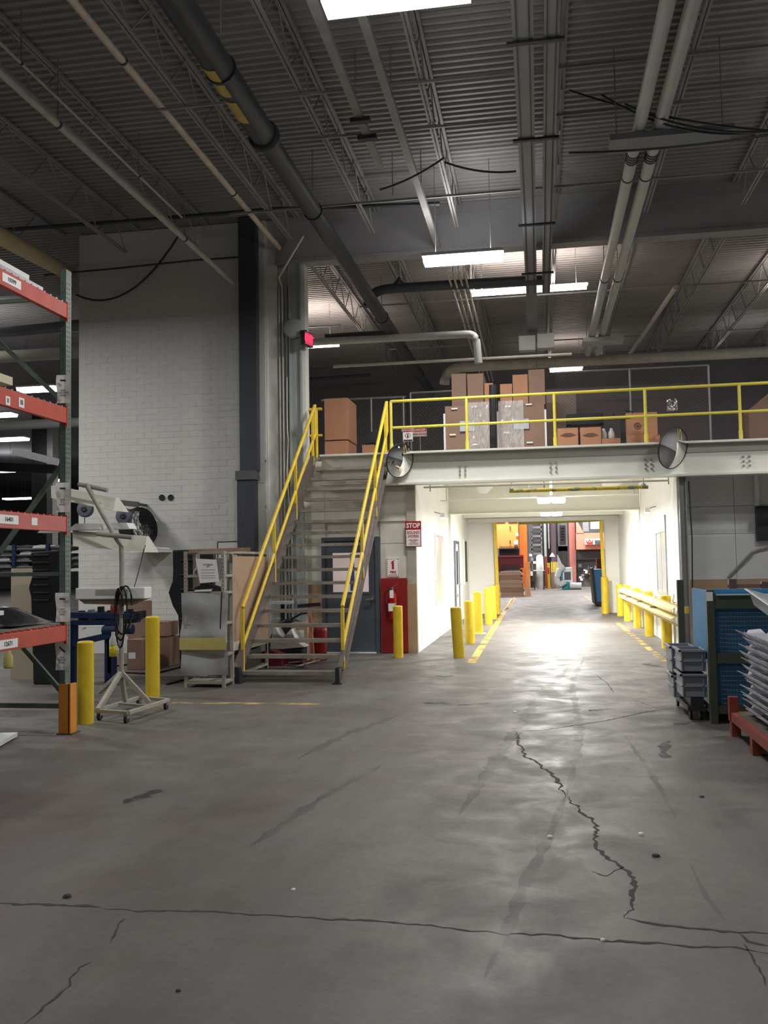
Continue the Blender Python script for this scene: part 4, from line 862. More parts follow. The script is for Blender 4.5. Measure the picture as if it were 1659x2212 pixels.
# ------------------------------------------------------------------ pallet rack
rk = thing('pallet_rack', 'pallet rack with green uprights and orange beams at the left edge', 'rack', (-5.3, 8.0, 0))
XF = -4.72
def upright(x, y, zt):
    return MB().box((x-.065, y-.075, .01), (x-.062, y+.02, zt)).box((x-.065, y-.075, .01), (x, y-.072, zt)).box((x-.003, y-.075, .01), (x, y+.04, zt)).box((x-.04, y+.037, .01), (x, y+.04, zt))
for y in (8.64, 5.6):
    for x in (XF, XF-1.07): upright(x, y, 4.72).build('upright', rackgreen, rk)
h0 = None
for k in range(80):
    z = .62+.05*k
    for dy in (-.045, -.005):
        if h0 is None: h0 = MB().prism([(8.64+dy-.007, z+.016), (8.64+dy+.007, z+.016), (8.64+dy+.004, z-.010), (8.64+dy-.004, z-.010)], XF, XF+.001, 'x').build('slot_hole', black, rk); hz = (z, dy)
        else: o = h0.copy(); C.objects.link(o); o.location = h0.location+Vector((0, dy-hz[1], z-hz[0]))
M_ = MB()
for k in range(80): M_.box((XF-.036, 8.5648, .62+.05*k), (XF-.030, 8.5640, .632+.05*k))
M_.build('side_slots', black, rk, kind='stuff')
for (x0, z0, x1, z1, w_) in [(-1.07, 4.28, -.03, 3.32, .04), (-.03, 2.78, -1.07, 1.45, .045), (-1.07, 1.6, -.03, 1.6, .04), (-1.07, 1.45, -.03, .36, .045), (-1.07, .27, -.03, .27, .05), (-1.07, 4.45, -.03, 4.45, .04)]:
    MB().bar((XF+x0, 8.65, z0), (XF+x1, 8.65, z1), w_, .035, (0, 1, 0)).build('brace', rackgreen, rk)
MB().box((XF-.06, 8.56, 0), (XF+.05, 8.60, .5)).box((XF+.04, 8.56, 0), (XF+.065, 8.68, .5)).build('post_guard', orange_guard, rk)
for x in (XF, XF-1.07): MB().box((x-.08, 8.55, 0), (x+.09, 8.72, .012)).build('foot_plate', sgreen, rk)
bms = [(4.20, 4.35, 'top'), (3.12, 3.28, 'second'), (2.02, 2.17, 'third'), (.93, 1.08, 'lowest')]
for i, (a, b, l) in enumerate(bms):
    for x in (XF+.0, XF-1.07):
        bo = MB().box((x-.025, 5.68, a), (x+.025, 8.56, b)).build('beam', rackorange if i != 2 else mat('rack_pinkish', srgb(190, 92, 84), .45, var=.12), rk, bevel=.004)
        MB().box((x+.001, 8.545, a-.03), (x+.03, 8.56, b+.02)).build('end_connector', rackorange, rk)
    for k in range(26): MB().box((XF-.05, 5.7+.11*k, b), (XF+.02, 5.722+.11*k, b+.012)).build('deck_wire', rackorange if i > 1 else gal, rk) if k > 13 else None
MB().box((XF-1.05, 5.62, 1.08), (XF-.04, 8.58, 1.11)).build('shelf_deck', mat('deck_gray', srgb(120, 118, 112), .6, var=.2), rk)
MB().box((XF-1.05, 5.62, 4.36), (XF-.04, 8.2, 4.42)).build('shelf_deck', gal, rk)
MB().box((XF-1.05, 5.62, 4.45), (XF-.1, 8.05, 4.5)).build('shelf_deck', offwhite, rk)
MB().box((XF-1.05, 6.4, 3.42), (XF-.25, 8.02, 3.5)).build('shelf_board', mat('board_cream', srgb(205, 200, 175), .6), rk)
MB().box((XF-1.05, 6.4, 3.5), (XF-.62, 7.9, 4.0)).build('crate_side', mat('crate_tan', srgb(150, 145, 125), .6), rk)
MB().box((XF-1.0, 5.7, 1.24), (XF-.1, 7.66, 1.28)).build('flat_panel', offwhite, rk)
MB().box((XF-.3, 7.3, 1.11), (XF-.15, 7.5, 1.24)).build('wood_block', woodp, rk)
def tag_on(y, z, w_, h, s, tilt=0.):
    o = MB().box((XF+.0255, y-w_/2, z-h/2), (XF+.028, y+w_/2, z+h/2)).build('beam_label', paper, rk)
    text(s, h*.7, (XF+.029, y, z), ink, rk, rot=(math.pi/2, 0, math.pi/2), font_w=.001)
tag_on(7.55, 4.28, .3, .08, '10399'); tag_on(7.72, 3.19, .09, .09, 'III'); tag_on(7.5, 3.17, .07, .08, 'II'); tag_on(7.53, 2.1, .3, .08, '16401'); tag_on(7.95, 2.1, .1, .07, '')
tag_on(7.53, .99, .3, .08, '12671')
# papers taped to the upright
for z0, z1, ln, l, bl in [(3.33, 3.62, 'L&H4\nLONGTON\nPANEL', 'white paper sign on the rack post above the second beam', 1), (2.22, 2.52, 'L&H4\nSIDE\nPANEL', 'white paper sign on the rack post above the third beam', 1), (1.12, 1.41, 'L&H4\nLH-SIDE\nPANEL', 'white paper sign on the rack post above the lowest beam', 1), (.64, .93, 'L&H4\nCENTER\nPANEL', 'white paper sign on the rack post with a slanted bar, lowest', 0)]:
    t = thing('paper_sign', l, 'paper', (XF, 8.55, z0), 'paper signs on the rack post')
    M_ = MB(); n = 8; vs = []
    for j in range(n+1):
        z = z0+(z1-z0)*j/n; yy = 8.552-.005*math.sin(j*.9+z0); dx = .006*math.sin(j*.7)
        vs += [(XF-.085+dx, yy-.012, z), (XF-.01, yy, z), (XF+.06+dx, yy-.004, z)]
    M_.add(vs, [(3*j+i, 3*j+i+1, 3*j+i+4, 3*j+i+3) for j in range(n) for i in range(2)]).build('sheet', paper, t)
    text(ln, .029, (XF-.012, 8.530, z0+.10), ink, t, sx=.8)
    a_ = MB(); 
    a_.bar((XF-.04, 8.531, z1-.06), (XF+.02, 8.531, z1-(.063 if bl else .11)), .004, .016, (0, 0, 1)); a_.build('printed_bar', ink, t)
# bits at far left: black liners, beige panel, blue legs, white slab on floor
def liner(pts, Y, label, dep=.12):
    P = [PY(x, y, Y) for x, y in pts]; x0 = min(p.x for p in P); x1 = max(p.x for p in P); zb = min(p.z for p in P)
    t = thing('bed_liner', label, 'plastic panel', ((x0+x1)/2, Y, zb), None)
    mz = min(p.z for p in P); MB().prism([(p.x, 0 if p.z < mz+.12 else p.z) for p in P], Y, Y+dep).build('shell', blackplas, t, bevel=.02)
    M_ = MB(); zt = max(p.z for p in P)
    c = sum((p for p in P), Vector())/len(P)
    for k in range(7):
        z = zb+(zt-zb)*(k+.8)/7.6; MB().box((c.x-.09, Y-.03, z), (c.x+.16, Y+.01, z+.03)).build('rib', blackplas, t, bevel=.012)
    return t
liner([(372, 1188), (462, 1186), (458, 1400), (470, 1425), (388, 1428), (384, 1330), (372, 1308), (363, 1280), (372, 1255), (373, 1230)], 14.3, 'tall black ribbed plastic liner standing behind the wrapped shelf')
liner([(65, 1193), (128, 1188), (135, 1300), (72, 1312), (66, 1290), (61, 1270), (70, 1240)], 12.2, 'black ribbed plastic liner seen through the rack', .14)
p = PY(45, 1225, 12.8); q = PY(92, 1395, 12.8)
t = thing('beige_panel', 'beige flat panel standing behind the rack', 'panel', (p.x, 12.8, 0)); x0, x1, a, b = YB(24, 1228, 72, 1395, 12.8); MB().box((x0, 12.8, 0), (x1, 12.84, b)).build('panel', beige, t)
# curved dark bonnet shape on lowest shelf
x0, x1, a, b = YB(55, 1300, 132, 1340, 8.3); 
t = thing('dark_cover', 'glossy dark plastic cover lying on the lowest rack shelf', 'cover', (XF-.4, 8.2, 1.11))
M_ = MB(); n, m_ = 10, 6; vs = []
for j in range(m_+1):
    for i in range(n+1):
        u = i/n; v = j/m_; vs.append((XF-.55+.5*u, 7.7+.75*v, 1.13+.17*math.sin(math.pi*min(1, .15+u*.9))*math.sin(math.pi*(.1+.8*v))))
M_.add(vs, [(j*(n+1)+i, j*(n+1)+i+1, (j+1)*(n+1)+i+1, (j+1)*(n+1)+i) for j in range(m_) for i in range(n)], True).build('shell', mat('dark_gloss', (.02, .02, .025), .12), t)
t = thing('steel_bench', 'blue steel bench frame under the rack', 'bench', (-6.4, 9.9, 0))
for x in (42, 89): c = PZ(x, 1500); MB().box((c.x-.05, 9.9, .05), (c.x+.05, 10.0, .95)).build('leg', bluem, t)
c1, c2 = PZ(42, 1500).x, PZ(89, 1500).x
MB().box((c1-.3, 9.9, .3), (c2+.05, 9.96, .36)).build('cross_bar', darkmet, t); MB().box((c1-.3, 9.9, .9), (c2+.1, 10.3, .96)).build('top_bar', bluem, t)
MB().cyl((c1, 9.9, 0), (c1, 9.9, .03), .09, 14).cyl((c1, 9.9, .03), (c1, 9.9, .2), .025, 8).build('leveling_foot', black, t)
t = thing('spray_bottle', 'pale yellow spray bottle hanging under the lowest rack beam', 'bottle', (-5.45, 9.0, .62)); c = PY(18, 1425, 9.0)
MB().lathe((c.x, 9.0, c.z-.09), [(0, 0), (.045, 0), (.05, .02), (.05, .12), (.02, .18), (.02, .2), (0, .2)], 14).build('body', mat('bottle_yellow', srgb(200, 195, 120), .3), t)
MB().box((c.x-.03, 8.98, c.z+.11), (c.x+.03, 9.02, c.z+.16)).cyl((c.x, 9.0, c.z+.15), (c.x, 8.6, .95), .006, 6).build('nozzle', black, t)
p = PZ(0, 1605); t = thing('white_slab', 'corner of a white board lying at the lower left edge', 'board', (-4.9, 7.6, 0))
a, b, c, d_ = PZ(38, 1593), PZ(-60, 1595), PZ(-60, 1650), PZ(0, 1615); MB().prism([(a.x, a.y), (b.x, b.y), (c.x, c.y), (d_.x, d_.y)], .012, .05, 'z').build('board', offwhite, t)
# background shelving seen through the rack
t = thing('parts_rack', 'far gray storage rack loaded with flat gray parts', 'rack', (-13, 19, 0), None)
rg = random.Random(9)
for k in range(5):
    x0, x1, a, b = YB(-40, 1180+k*13, 104, 1186+k*13, 18.5); MB().box((x0, 18.5, a), (x1, 19.6, a+.03)).build('shelf', gal, t)
    for j in range(5):
        u = x0+.3+j*.42+rg.uniform(0, .15); MB().prism([(u, a+.03), (u+.3, a+.03), (u+.33, a+.07), (u+.2, a+.10), (u+.03, a+.08)], 18.6, 19.3).build('flat_part', [gal, grate, offwhite][(j+k) % 3], t)
for x in (x0, (x0+x1)/2, x1): MB().box((x-.04, 18.45, 0), (x+.04, 18.52, 2.2)).build('upright', bluem, t)
# dark overhead beams at the left opening
for i, (a, b, w_, m_, Y, l) in enumerate([((-60, 495), (165, 600), .28, mat('duct_cream', srgb(190, 175, 135), .6), 16, 'cream round duct high in the left opening'), ((-60, 640), (165, 655), .3, joistm, 22, 'gray crossbeam high in the left opening'), ((-60, 725), (150, 703), .25, busm, 20, 'gray pipe crossing the left opening'),
      ((-60, 775), (160, 762), .3, cream, 21, 'pale duct crossing the left opening'), ((-60, 922), (150, 915), .3, pvc, 26, 'long white pipe under the second rack beam'), ((-30, 1008), (165, 1020), .3, darkmet, 30, 'dark crossbeam in the left opening'), ((30, 975), (132, 1000), .14, gal, 17, 'galvanized cable tray in the left opening')]):
    p, q = PY(*a, Y), PY(*((205, b[1]-(205-b[0])*.08) if Y >= 20 else b), Y)
    if i == 0: p, q = PY(-60, 478, 11.5), PY(150, 592, 17)
    if i in (6, 1, 5): MB().bar(p, q, w_, w_).build('overhead_beam', m_, label=l, cat='beam', group='overhead members in the left opening')
    else: MB().cyl(p, q, w_/2, 14).build('overhead_pipe', m_, label=l, cat='pipe', group='overhead members in the left opening')
c = PZ(85, 1240, 0); t = thing('building_column', 'far gray building column in the left opening', 'column', (-20, 36, 0)); p = PY(85, 1100, 34); MB().box((p.x-.35, 34, 0), (p.x+.35, 34.5, DZ)).build('shaft', darkmet, t); MB().box((p.x+.35, 33.95, 0), (p.x+.6, 34.4, DZ)).build('downpipe', gal, t)
MB().cyl(PY(60, 1045, 13), PY(28, 1100, 13), .03, 10).build('tube', offwhite, t) if False else None
# ------------------------------------------------------------------ rolling stand with hooded lamps
sd = thing('rolling_stand', 'tall cream rolling lamp stand with bent pole and hooded fixtures', 'stand', (-4.72, 9.8, 0))
YS = 9.85
pl = [PY(186, 1046, YS), PY(246, 1155, YS), PY(262, 1182, YS), PY(263, 1215, YS), PY(262, 1452, YS)]
MB().tube(pl[:2]+[PY(257, 1172, YS), pl[2], pl[3], pl[4]], .027, 10).build('pole', standm, sd)
apex = pl[4]
for i, (ux, uy, y_) in enumerate([(212, 1533, 9.4), (322, 1517, 9.6), (215, 1495, 10.4), (258, 1515, 10.2)]):
    q = PZ(ux, uy, .12) if i < 3 else Vector((apex.x, 9.95, .12))
    MB().bar(apex, q, .045, .045).build('leg', standm, sd)
A = [PZ(208, 1535, .11), PZ(277, 1540, .11), PZ(364, 1512, .11), PZ(300, 1507, .11)]
for i in range(4):
    MB().bar(A[i], A[(i+1) % 4], .04, .035).build('base_rail', standm, sd)
mid = (A[0]+A[3])/2; mid2 = (A[1]+A[2])/2; MB().bar(mid, mid2, .035, .03).build('base_rail', standm, sd)
for i, c in enumerate((A[1]+Vector((-.03, .02, 0)), A[2]+Vector((-.03, 0, 0)), A[0]+Vector((.02, .04, 0)), A[3])):
    w_ = MB().cyl((c.x-.015, c.y, .042), (c.x+.015, c.y, .042), .042, 16); ww = w_.build('wheel', black, sd); MB().box((c.x-.022, c.y-.03, .05), (c.x+.022, c.y+.03, .1)).build('caster_fork', gal, ww)
# hooded fixtures: two tilted reflectors and one white casing
def hood(a, b, dz, Y, nm):
    p, q = PY(*a, Y), PY(*b, Y); L_ = (q-p).length; h = MB()
    vs = []
    for P_ in (p, q): vs += [P_+Vector((0, -.10, 0)), P_+Vector((0, .12, .0)), P_+Vector((0, .04, -dz)), P_+Vector((0, -.16, -dz))]
    h.add([p+Vector((0, -.02, 0)), q+Vector((0, -.02, 0)), q+Vector((.05, -.19, -dz)), p+Vector((.1, -.19, -dz)), p+Vector((0, .05, .01)), q+Vector((0, .05, .01)), q+Vector((.06, .2, -dz)), p+Vector((.06, .2, -dz))],
          [(0,1,2,3),(4,7,6,5),(0,4,5,1),(0,3,7,4),(1,5,6,2)])
    ho = h.build('lamp_hood', mat('hood_white', srgb(205, 203, 192), .45, var=.08, scale=6), sd); 
    MB().bar(p+Vector((.1, -.12, -dz+.02)), q+Vector((0, -.12, -dz+.02)), .012, .03).build('trim_strip', pvc, ho)
    return ho
hood((112, 1050), (252, 1076), .16, YS+.27, 'a'); hood((158, 1148), (318, 1160), .18, YS+.27, 'b')
MB().cyl(PY(170, 1046, YS+.05), PY(232, 1059, YS+.05), .028, 10).build('cross_arm', standm, sd); MB().cyl(PY(210, 1153, YS-.04), PY(286, 1161, YS-.04), .028, 10).build('cross_arm', standm, sd)
x0, x1, a, b = YB(172, 1270, 320, 1293, YS); MB().box((x0, YS-.1, a), (x1, YS+.1, b)).build('lamp_casing', offwhite, sd, bevel=.01); MB().box((x0+.25, YS-.105, a+.05), (x1-.2, YS-.1, b-.02)).build('casing_plate', standm, sd)
MB().prism([(x0+.03, a), (x1-.02, a), (x1-.2, a-.07), (x0+.1, a-.05)], YS-.08, YS+.08).build('casing_shade', mat('shade_tan', srgb(120, 105, 85), .5), sd)
MB().tube([PY(314, 1178, YS+.1), PY(308, 1200, YS), PY(298, 1240, YS), PY(290, 1268, YS)], .005, 6).build('lamp_cord', black, sd)
# white wrapped parts lying over the second hood
for i, (u, v, w_, l) in enumerate([(120, 1151, .36, 'left white molding strip on the lower lamp hood'), (190, 1145, .42, 'middle white molding strip on the lower lamp hood'), (262, 1143, .3, 'right white molding strip on the lower lamp hood')]):
    c = PY(u, v, YS+.26); MB().prism([(c.x-w_/2, c.z+.0), (c.x+w_/2, c.z+.0), (c.x+w_/2-.04, c.z+.07), (c.x-w_/4, c.z+.075)], YS+.16, YS+.36).build('molding_strip', offwhite, label=l, cat='plastic strip', group='white molding strips')
# coiled hose
M_ = []
for k, (u, v, ru, rv, sl) in enumerate(((262, 1325, .075, .30, .1), (268, 1318, .10, .27, .25), (258, 1335, .06, .33, -.1))):
    c = PY(u, v, YS-.14-.012*k)
    M_.append([c+Vector((ru*math.cos(q)+sl*.3*rv*math.sin(q), -.015*math.cos(q), rv*math.sin(q))) for q in [2*math.pi*j/26+.2*k for j in range(26)]])
hs = thing('air_hose', 'coiled black air hoses looped over the stand casing', 'hose', PY(262, 1388, YS-.13))
for s_ in M_: MB().tube(s_, .011, 8).build('hose_loop', black, hs)
x0, x1, a, b = YB(237, 1365, 252, 1418, 9.9); t = thing('sprayer_bottle', 'clear bottle with yellow liquid hung on the stand pole', 'bottle', ((x0+x1)/2, 9.9, a))
cx = (x0+x1)/2; hh = b-a; MB().lathe((cx, 9.9, a), [(0, 0), (.045, 0), (.045, hh*.45), (0, hh*.45)], 14).build('liquid', mat('liquid_yellow', srgb(225, 205, 40), .2), t); MB().lathe((cx, 9.9, a+hh*.46), [(.045, 0), (.045, hh*.2), (.02, hh*.4), (.02, hh*.54)], 14).build('bottle', offwhite, t)
# wall fan, hose reels
c = PY(298, 1140, 16.3)
fan = thing('wall_fan', 'large black drum fan turned sideways on a wall bracket', 'fan', (c.x, 16.3, c.z-.35)); R_ = Matrix.Translation(c) @ Matrix.Rotation(math.radians(74), 4, 'Z') @ Matrix.Rotation(math.radians(-12), 4, 'X')
M_ = MB().lathe((0, 0, 0), [(.36, -.16), (.38, -.1), (.38, .1), (.34, .18)], 32, (0, 1, 0)); M_.xf(R_).build('drum', darkmet, fan)
M_ = MB()
for r in (.08, .15, .22, .29, .35): M_.lathe((0, -.17, 0), [(r, 0), (r+.008, 0), (r+.008, .006), (r, .006)], 24, (0, 1, 0))
for k in range(16): a = k*math.pi/8; M_.bar((0, -.17, 0), (.36*math.cos(a), -.17, .36*math.sin(a)), .006)
M_.xf(R_).build('grille', black, fan); M_ = MB()
for k in range(4):
    a = k*math.pi/2; u = Vector((math.cos(a), 0, math.sin(a))); v = Vector((-math.sin(a), 0, math.cos(a)))
    M_.add([u*.06-v*.03+Vector((0, .02, 0)), u*.33-v*.1+Vector((0, -.03, 0)), u*.33+v*.1+Vector((0, .05, 0)), u*.06+v*.03+Vector((0, .02, 0))], [(0, 1, 2, 3)])
M_.xf(R_).build('blades', gal, fan)
MB().bar(c+Vector((0, .1, -.3)), Vector((c.x+.1, 16.7, c.z-.45)), .05).bar(c+Vector((.25, .1, -.38)), Vector((c.x+.45, 16.7, c.z-.4)), .04).box((c.x-.05, 16.1, c.z-.47), (c.x+.5, 16.72, c.z-.43)).build('wall_bracket', offwhite, fan)
for i, (u, v, l) in enumerate([(185, 1100, 'left gray hose reel hanging beside the lamp stand'), (269, 1115, 'right gray hose reel hanging in front of the fan')]):
    RY = 15.7; c = PY(u, v, RY); t = thing('hose_reel', l, 'hose reel', (c.x, RY, c.z-.13), 'hose reels')
    MB().lathe((c.x, RY, c.z), [(0, -.06), (.13, -.06), (.15, -.03), (.15, .05), (.12, .06), (0, .06)], 24, (0, -1, 0)).build('drum', mat('reel_gray', srgb(95, 98, 110), .45), t)
    MB().lathe((c.x, RY-.06, c.z), [(.035, 0), (.055, .0), (.055, .015), (.03, .02), (0, .008)], 18, (0, -1, 0)).build('hub', darkmet, t)
    MB().box((c.x-.12, RY-.04, c.z+.05), (c.x+.12, RY+.04, c.z+.12)).cyl((c.x, RY, c.z+.10), (c.x, RY, c.z+.125), .02, 8).build('hanger', darkmet, t)
    MB().tube([(c.x-.02, RY, c.z-.14), (c.x-.02, RY, c.z-.22), (c.x-.03, RY, c.z-.32)], .008, 6).build('hose_end', black, t)
p, q = PY(176, 1077, 15.7), PY(299, 1090, 15.7); t = thing('reel_bar', 'dark bar on a wall arm carrying the hose reels', 'bar', ((p.x+q.x)/2, 15.7, 2.5))
MB().bar(p, q, .07, .1).build('bar', mat('bar_gray', srgb(90, 84, 82), .6), t); MB().bar((q.x-.3, 15.74, q.z+.05), (q.x-.3, 16.7, q.z+.05), .05).build('wall_arm', darkmet, t)
# ------------------------------------------------------------------ blue machine table and cartons
t = thing('machine_table', 'blue steel machine table cluttered with clamps behind the stand', 'table', (-5.9, 12.6, 0))
x0, x1, a, b = YB(160, 1318, 300, 1345, 12.6)
MB().box((x0, 12.4, a-.02), (x1-.2, 13.1, a+.05)).build('tabletop', bluem, t); MB().bar((x0, 12.42, a+.13), (x1, 12.42, a+.10), .08).build('rail', bluem, t)
MB().cyl((x1-.45, 12.4, a-.1), (x1, 12.4, a-.08), .07, 14).build('cylinder', bluem, t); MB().bar((x0+.1, 12.4, a-.28), (x0+.75, 12.4, a-.15), .09).build('rail', bluem, t)
for x in (x0+.06, x0+.62, x1-.35): MB().box((x-.05, 12.42, 0), (x+.05, 12.52, a)).build('leg', bluem, t)
MB().box((x0+.62, 12.4, .06), (x1-.35, 12.5, .14)).build('foot_rail', bluem, t)
rg = random.Random(11)
for k in range(7):
    x = x0+.15+k*.15; z = a+.05
    MB().box((x-.03, 12.5, z), (x+.03, 12.6, z+rg.uniform(.08, .2))).build('clamp', [darkmet, gal, black][k % 3], t)
MB().box((x0+.1, 12.6, a+.05), (x0+.95, 13.0, a+.16)).build('black_tray', blackplas, t)
MB().lathe((x1-.32, 12.55, a+.03), [(.08, 0), (.09, .1), (.09, .22), (.05, .28), (0, .28)], 14).build('red_canister', mat('can_red', srgb(140, 40, 40), .4), t)
cpx(276, 1300, 308, 1400, 15.0, .4, 'tall brown carton standing against the brick wall', cardd, 'cartons by the brick wall', 0)
cpx(308, 1345, 360, 1378, 14.5, .5, 'upper carton with a white label beside the black liner', cardd, 'cartons by the brick wall', PY(330, 1378, 14.5).z+.02, (.12, .1, .12, .1))
cpx(310, 1378, 366, 1428, 14.5, .5, 'lower carton under the labelled one beside the black liner', cardd, 'cartons by the brick wall', 0)
cpx(274, 1383, 304, 1428, 14.0, .4, 'small front carton with a white label near the bollard', cardd, 'cartons by the brick wall', 0, (.03, .18, .12, .1))
for i, pp in enumerate([[(240, 1440), (300, 1432), (380, 1430), (420, 1424)], [(235, 1462), (262, 1452), (330, 1456), (400, 1438)], [(360, 1478), (390, 1470), (420, 1466)]]):
    MB().tube([PZ(x, y, .015) for x, y in pp], .014, 6).build('floor_cable', black, label=['upper', 'long middle', 'short front'][i]+' black cable lying on the floor before the shelf', cat='cable', group='cables on the floor')
# ------------------------------------------------------------------ shelf units
t = thing('shelf_unit', 'dirty cream shelf unit wrapped in gray foam with yellow tape', 'shelf', (-4.43, 12.1, 0))
X0, X1, Y0, Y1 = -4.85, -4.27, 12.0, 12.34
for x, y in ((X0, Y0), (X1-.04, Y0), (X0, Y1), (X1-.04, Y1)): 
    MB().box((x, y, 0), (x+.045, y+.04, 1.86)).build('post', standm, t)
for k in range(10):
    for x in (X0+.022, X1-.018): MB().cyl((x, Y0-.0005, 1.34+.05*k), (x, Y0-.002, 1.34+.05*k), .007, 6).build('slot_hole', black, t)
for z in (.05, .42, .85, 1.27, 1.5, 1.82): MB().box((X0, Y0+.005, z), (X1, Y1, z+.035)).build('shelf_board', standm, t)
M_ = MB(); n, k_ = 14, 26; rg = random.Random(4); vs = []
for j in range(k_+1):
    for i in range(n+1):
        u = i/n; v = j/k_; vs.append((X0-.03+(X1-X0+.08)*u+.012*math.sin(v*9), Y0-.03-.03*math.sin(u*5+v*7)-.02*math.sin(v*17), .17+1.12*v))
M_.add(vs, [(j*(n+1)+i, j*(n+1)+i+1, (j+1)*(n+1)+i+1, (j+1)*(n+1)+i) for j in range(k_) for i in range(n)], True).build('foam_sheet', foamw, t)
MB().box((X0-.03, Y0-.088, .52), (X1+.05, Y0-.078, .68)).build('tape_band', tape, t)
MB().prism([(X0+.24, 1.42), (X0+.52, 1.44), (X0+.48, 1.74), (X0+.18, 1.76)], Y0-.02, Y0-.015).build('hung_paper', paper, t)
text('MATERIALS\nLIST', .028, (X0+.36, Y0-.022, 1.66), ink, t)
for z in (1.60, 1.56, 1.52, 1.49): MB().box((X0+.26, Y0-.022, z), (X0+.46, Y0-.0205, z+.004)).build('printed_line', ink, t)
MB().lathe((X0+.17, Y0+.12, 1.56), [(.035, -.03), (.07, -.03), (.07, .03), (.035, .03), (.035, -.03)], 18, (0, -1, 0)).build('tape_roll', standm, t)
MB().prism([(X0+.1, 1.305), (X0+.55, 1.305), (X0+.5, 1.36), (X0+.3, 1.41), (X0+.15, 1.37)], Y0+.05, Y0+.2).build('dark_cloth', darkmet, t)
MB().prism([(X0+.15, 1.305), (X0+.4, 1.31), (X0+.42, 1.34), (X0+.18, 1.33)], Y0-.03, Y0).build('white_slip', paper, t)
MB().box((X1-.12, Y0-.01, 1.5), (X1-.03, Y0+.01, 1.76)).build('gray_pouch', gal, t)
MB().bar((X0+.08, Y0-.02, 1.86), (X1+.28, Y0+.3, 1.88), .06, .05).build('wood_strip', woodp, t)
MB().tube([(X1-.02, Y0-.03, 1.3), (X1-.03, Y0-.05, 1.0), (X1-.04, Y0-.05, .8)], .008, 6).build('cord', black, t)
c_ = PY(517, 1195, 13.3); c2 = PY(525, 1078, 13.3)
t = thing('cardboard_shelf', 'second shelf unit faced with a tall cardboard sheet beside the stairs', 'shelf', (-4.45, 13.4, 0))
x1 = -4.36; y0, y1 = 12.5, 14.3; b = 1.79
MB().prism([(y0+.05, .52), (y1, .42), (y1-.02, b), (y0+.05, b)], x1, x1+.015, 'x').build('cardboard_sheet', cardp, t)
for x in (x1-.5, x1-.045):
    for y in (y0, y1): MB().box((x, y, 0), (x+.04, y+.04, b+.08)).build('post', standm, t)
for z in (.05, .40, 1.0, b+.04): MB().box((x1-.5, y0+.04, z), (x1-.005, y1, z+.035)).build('shelf_board', standm, t)
MB().box((x1-.2, y0+.02, .44), (x1+.02, y0+.7, .56)).build('white_box', offwhite, t); MB().box((x1-.4, y0+.1, .09), (x1-.05, y1-.2, .36)).build('dark_bin', black, t)
p = PY(505, 1300, 14.5); p.z = .01; MB().cyl(p, PY(526, 1080, 14.9), .025, 10).build('dark_rod', darkmet, label='thin dark rod leaning above the cardboard sheet', cat='rod')
# ------------------------------------------------------------------ clutter under the stairs
t = thing('floor_machine', 'round black floor machine parked under the stairs', 'machine', (-3.55, 15.6, 0))
c = PZ(660, 1412); MB().prism([(c.x-.42, .03), (c.x+.45, .03), (c.x+.42, .35), (c.x+.2, .62), (c.x-.05, .72), (c.x-.25, .62), (c.x-.38, .3)], 15.5, 15.9).build('body', blackplas, t, bevel=.03)
MB().cyl((c.x-.3, 15.45, .08), (c.x-.3, 15.95, .08), .08, 16).build('wheel', black, t); MB().tube([(c.x-.1, 15.7, .65), (c.x+.2, 15.6, .8), (c.x+.35, 15.5, .82)], .02, 8).build('handle', darkmet, t)
c = PY(653, 1356, 15.4); carton(c.x-.14, c.x+.14, 15.2, 15.44, .0, .66, 'carton with a white label under the stairs', cardp, None, True, (.02, .42, .2, .12))
c = PY(683, 1370, 15.3); MB().lathe((c.x+.03, 15.5, 0), [(0, 0), (.10, 0), (.12, .5), (.11, .58), (0, .56)], 18).build('bucket', mat('bucket_red', srgb(150, 40, 40), .4), label='red bucket under the stairs beside the carton', cat='bucket')
p, q = PY(668, 1312, 15.1), PY(677, 1405, 15.05); t = thing('hand_tool', 'orange handled tool leaning under the stairs', 'tool', (q.x, 14.9, 0)); q.z = .01
MB().bar(p, q, .05, .03).build('handle', mat('tool_orange', srgb(210, 130, 95), .5), t); MB().bar(p+Vector((-.2, 0, .02)), p+Vector((.2, 0, .05)), .06, .06).build('head', darkmet, t)
p = PZ(640, 1440); t = thing('trolley_jack', 'thin red and gray tool frame lying under the stairs', 'tool', (p.x, p.y, 0))
for a_, b_, m_ in (((622, 1432), (702, 1424), sred), ((640, 1440), (690, 1426), gal), ((655, 1430), (665, 1442), gal), ((616, 1437), (660, 1441), gal)): MB().cyl(PZ(*a_, .04), PZ(*b_, .04), .014, 8).build('tube', m_, t)
t = thing('office_chair', 'dark swivel chair without seat pad under the stairs', 'chair', (-4.0, 14.6, 0)); c = PY(609, 1350, 16.1)
MB().box((c.x-.2, 15.95, .95), (c.x+.2, 16.2, 1.0)).build('seat', offwhite, t); MB().cyl((c.x+.02, 16.1, .1), (c.x+.02, 16.1, .95), .03, 10).build('column', black, t)
for k in range(5): a = k*2*math.pi/5; MB().bar((c.x+.02, 16.1, .1), (c.x+.02+.28*math.cos(a), 16.1+.28*math.sin(a), .05), .035).build('leg', black, t)
c = PZ(608, 1425); MB().prism([(c.x-.12, 0), (c.x+.3, 0), (c.x+.27, .2), (c.x+.1, .26), (c.x-.1, .22)], 14.6, 14.9).build('maroon_bag', maroon, label='maroon bag on the floor under the lowest steps', cat='bag')
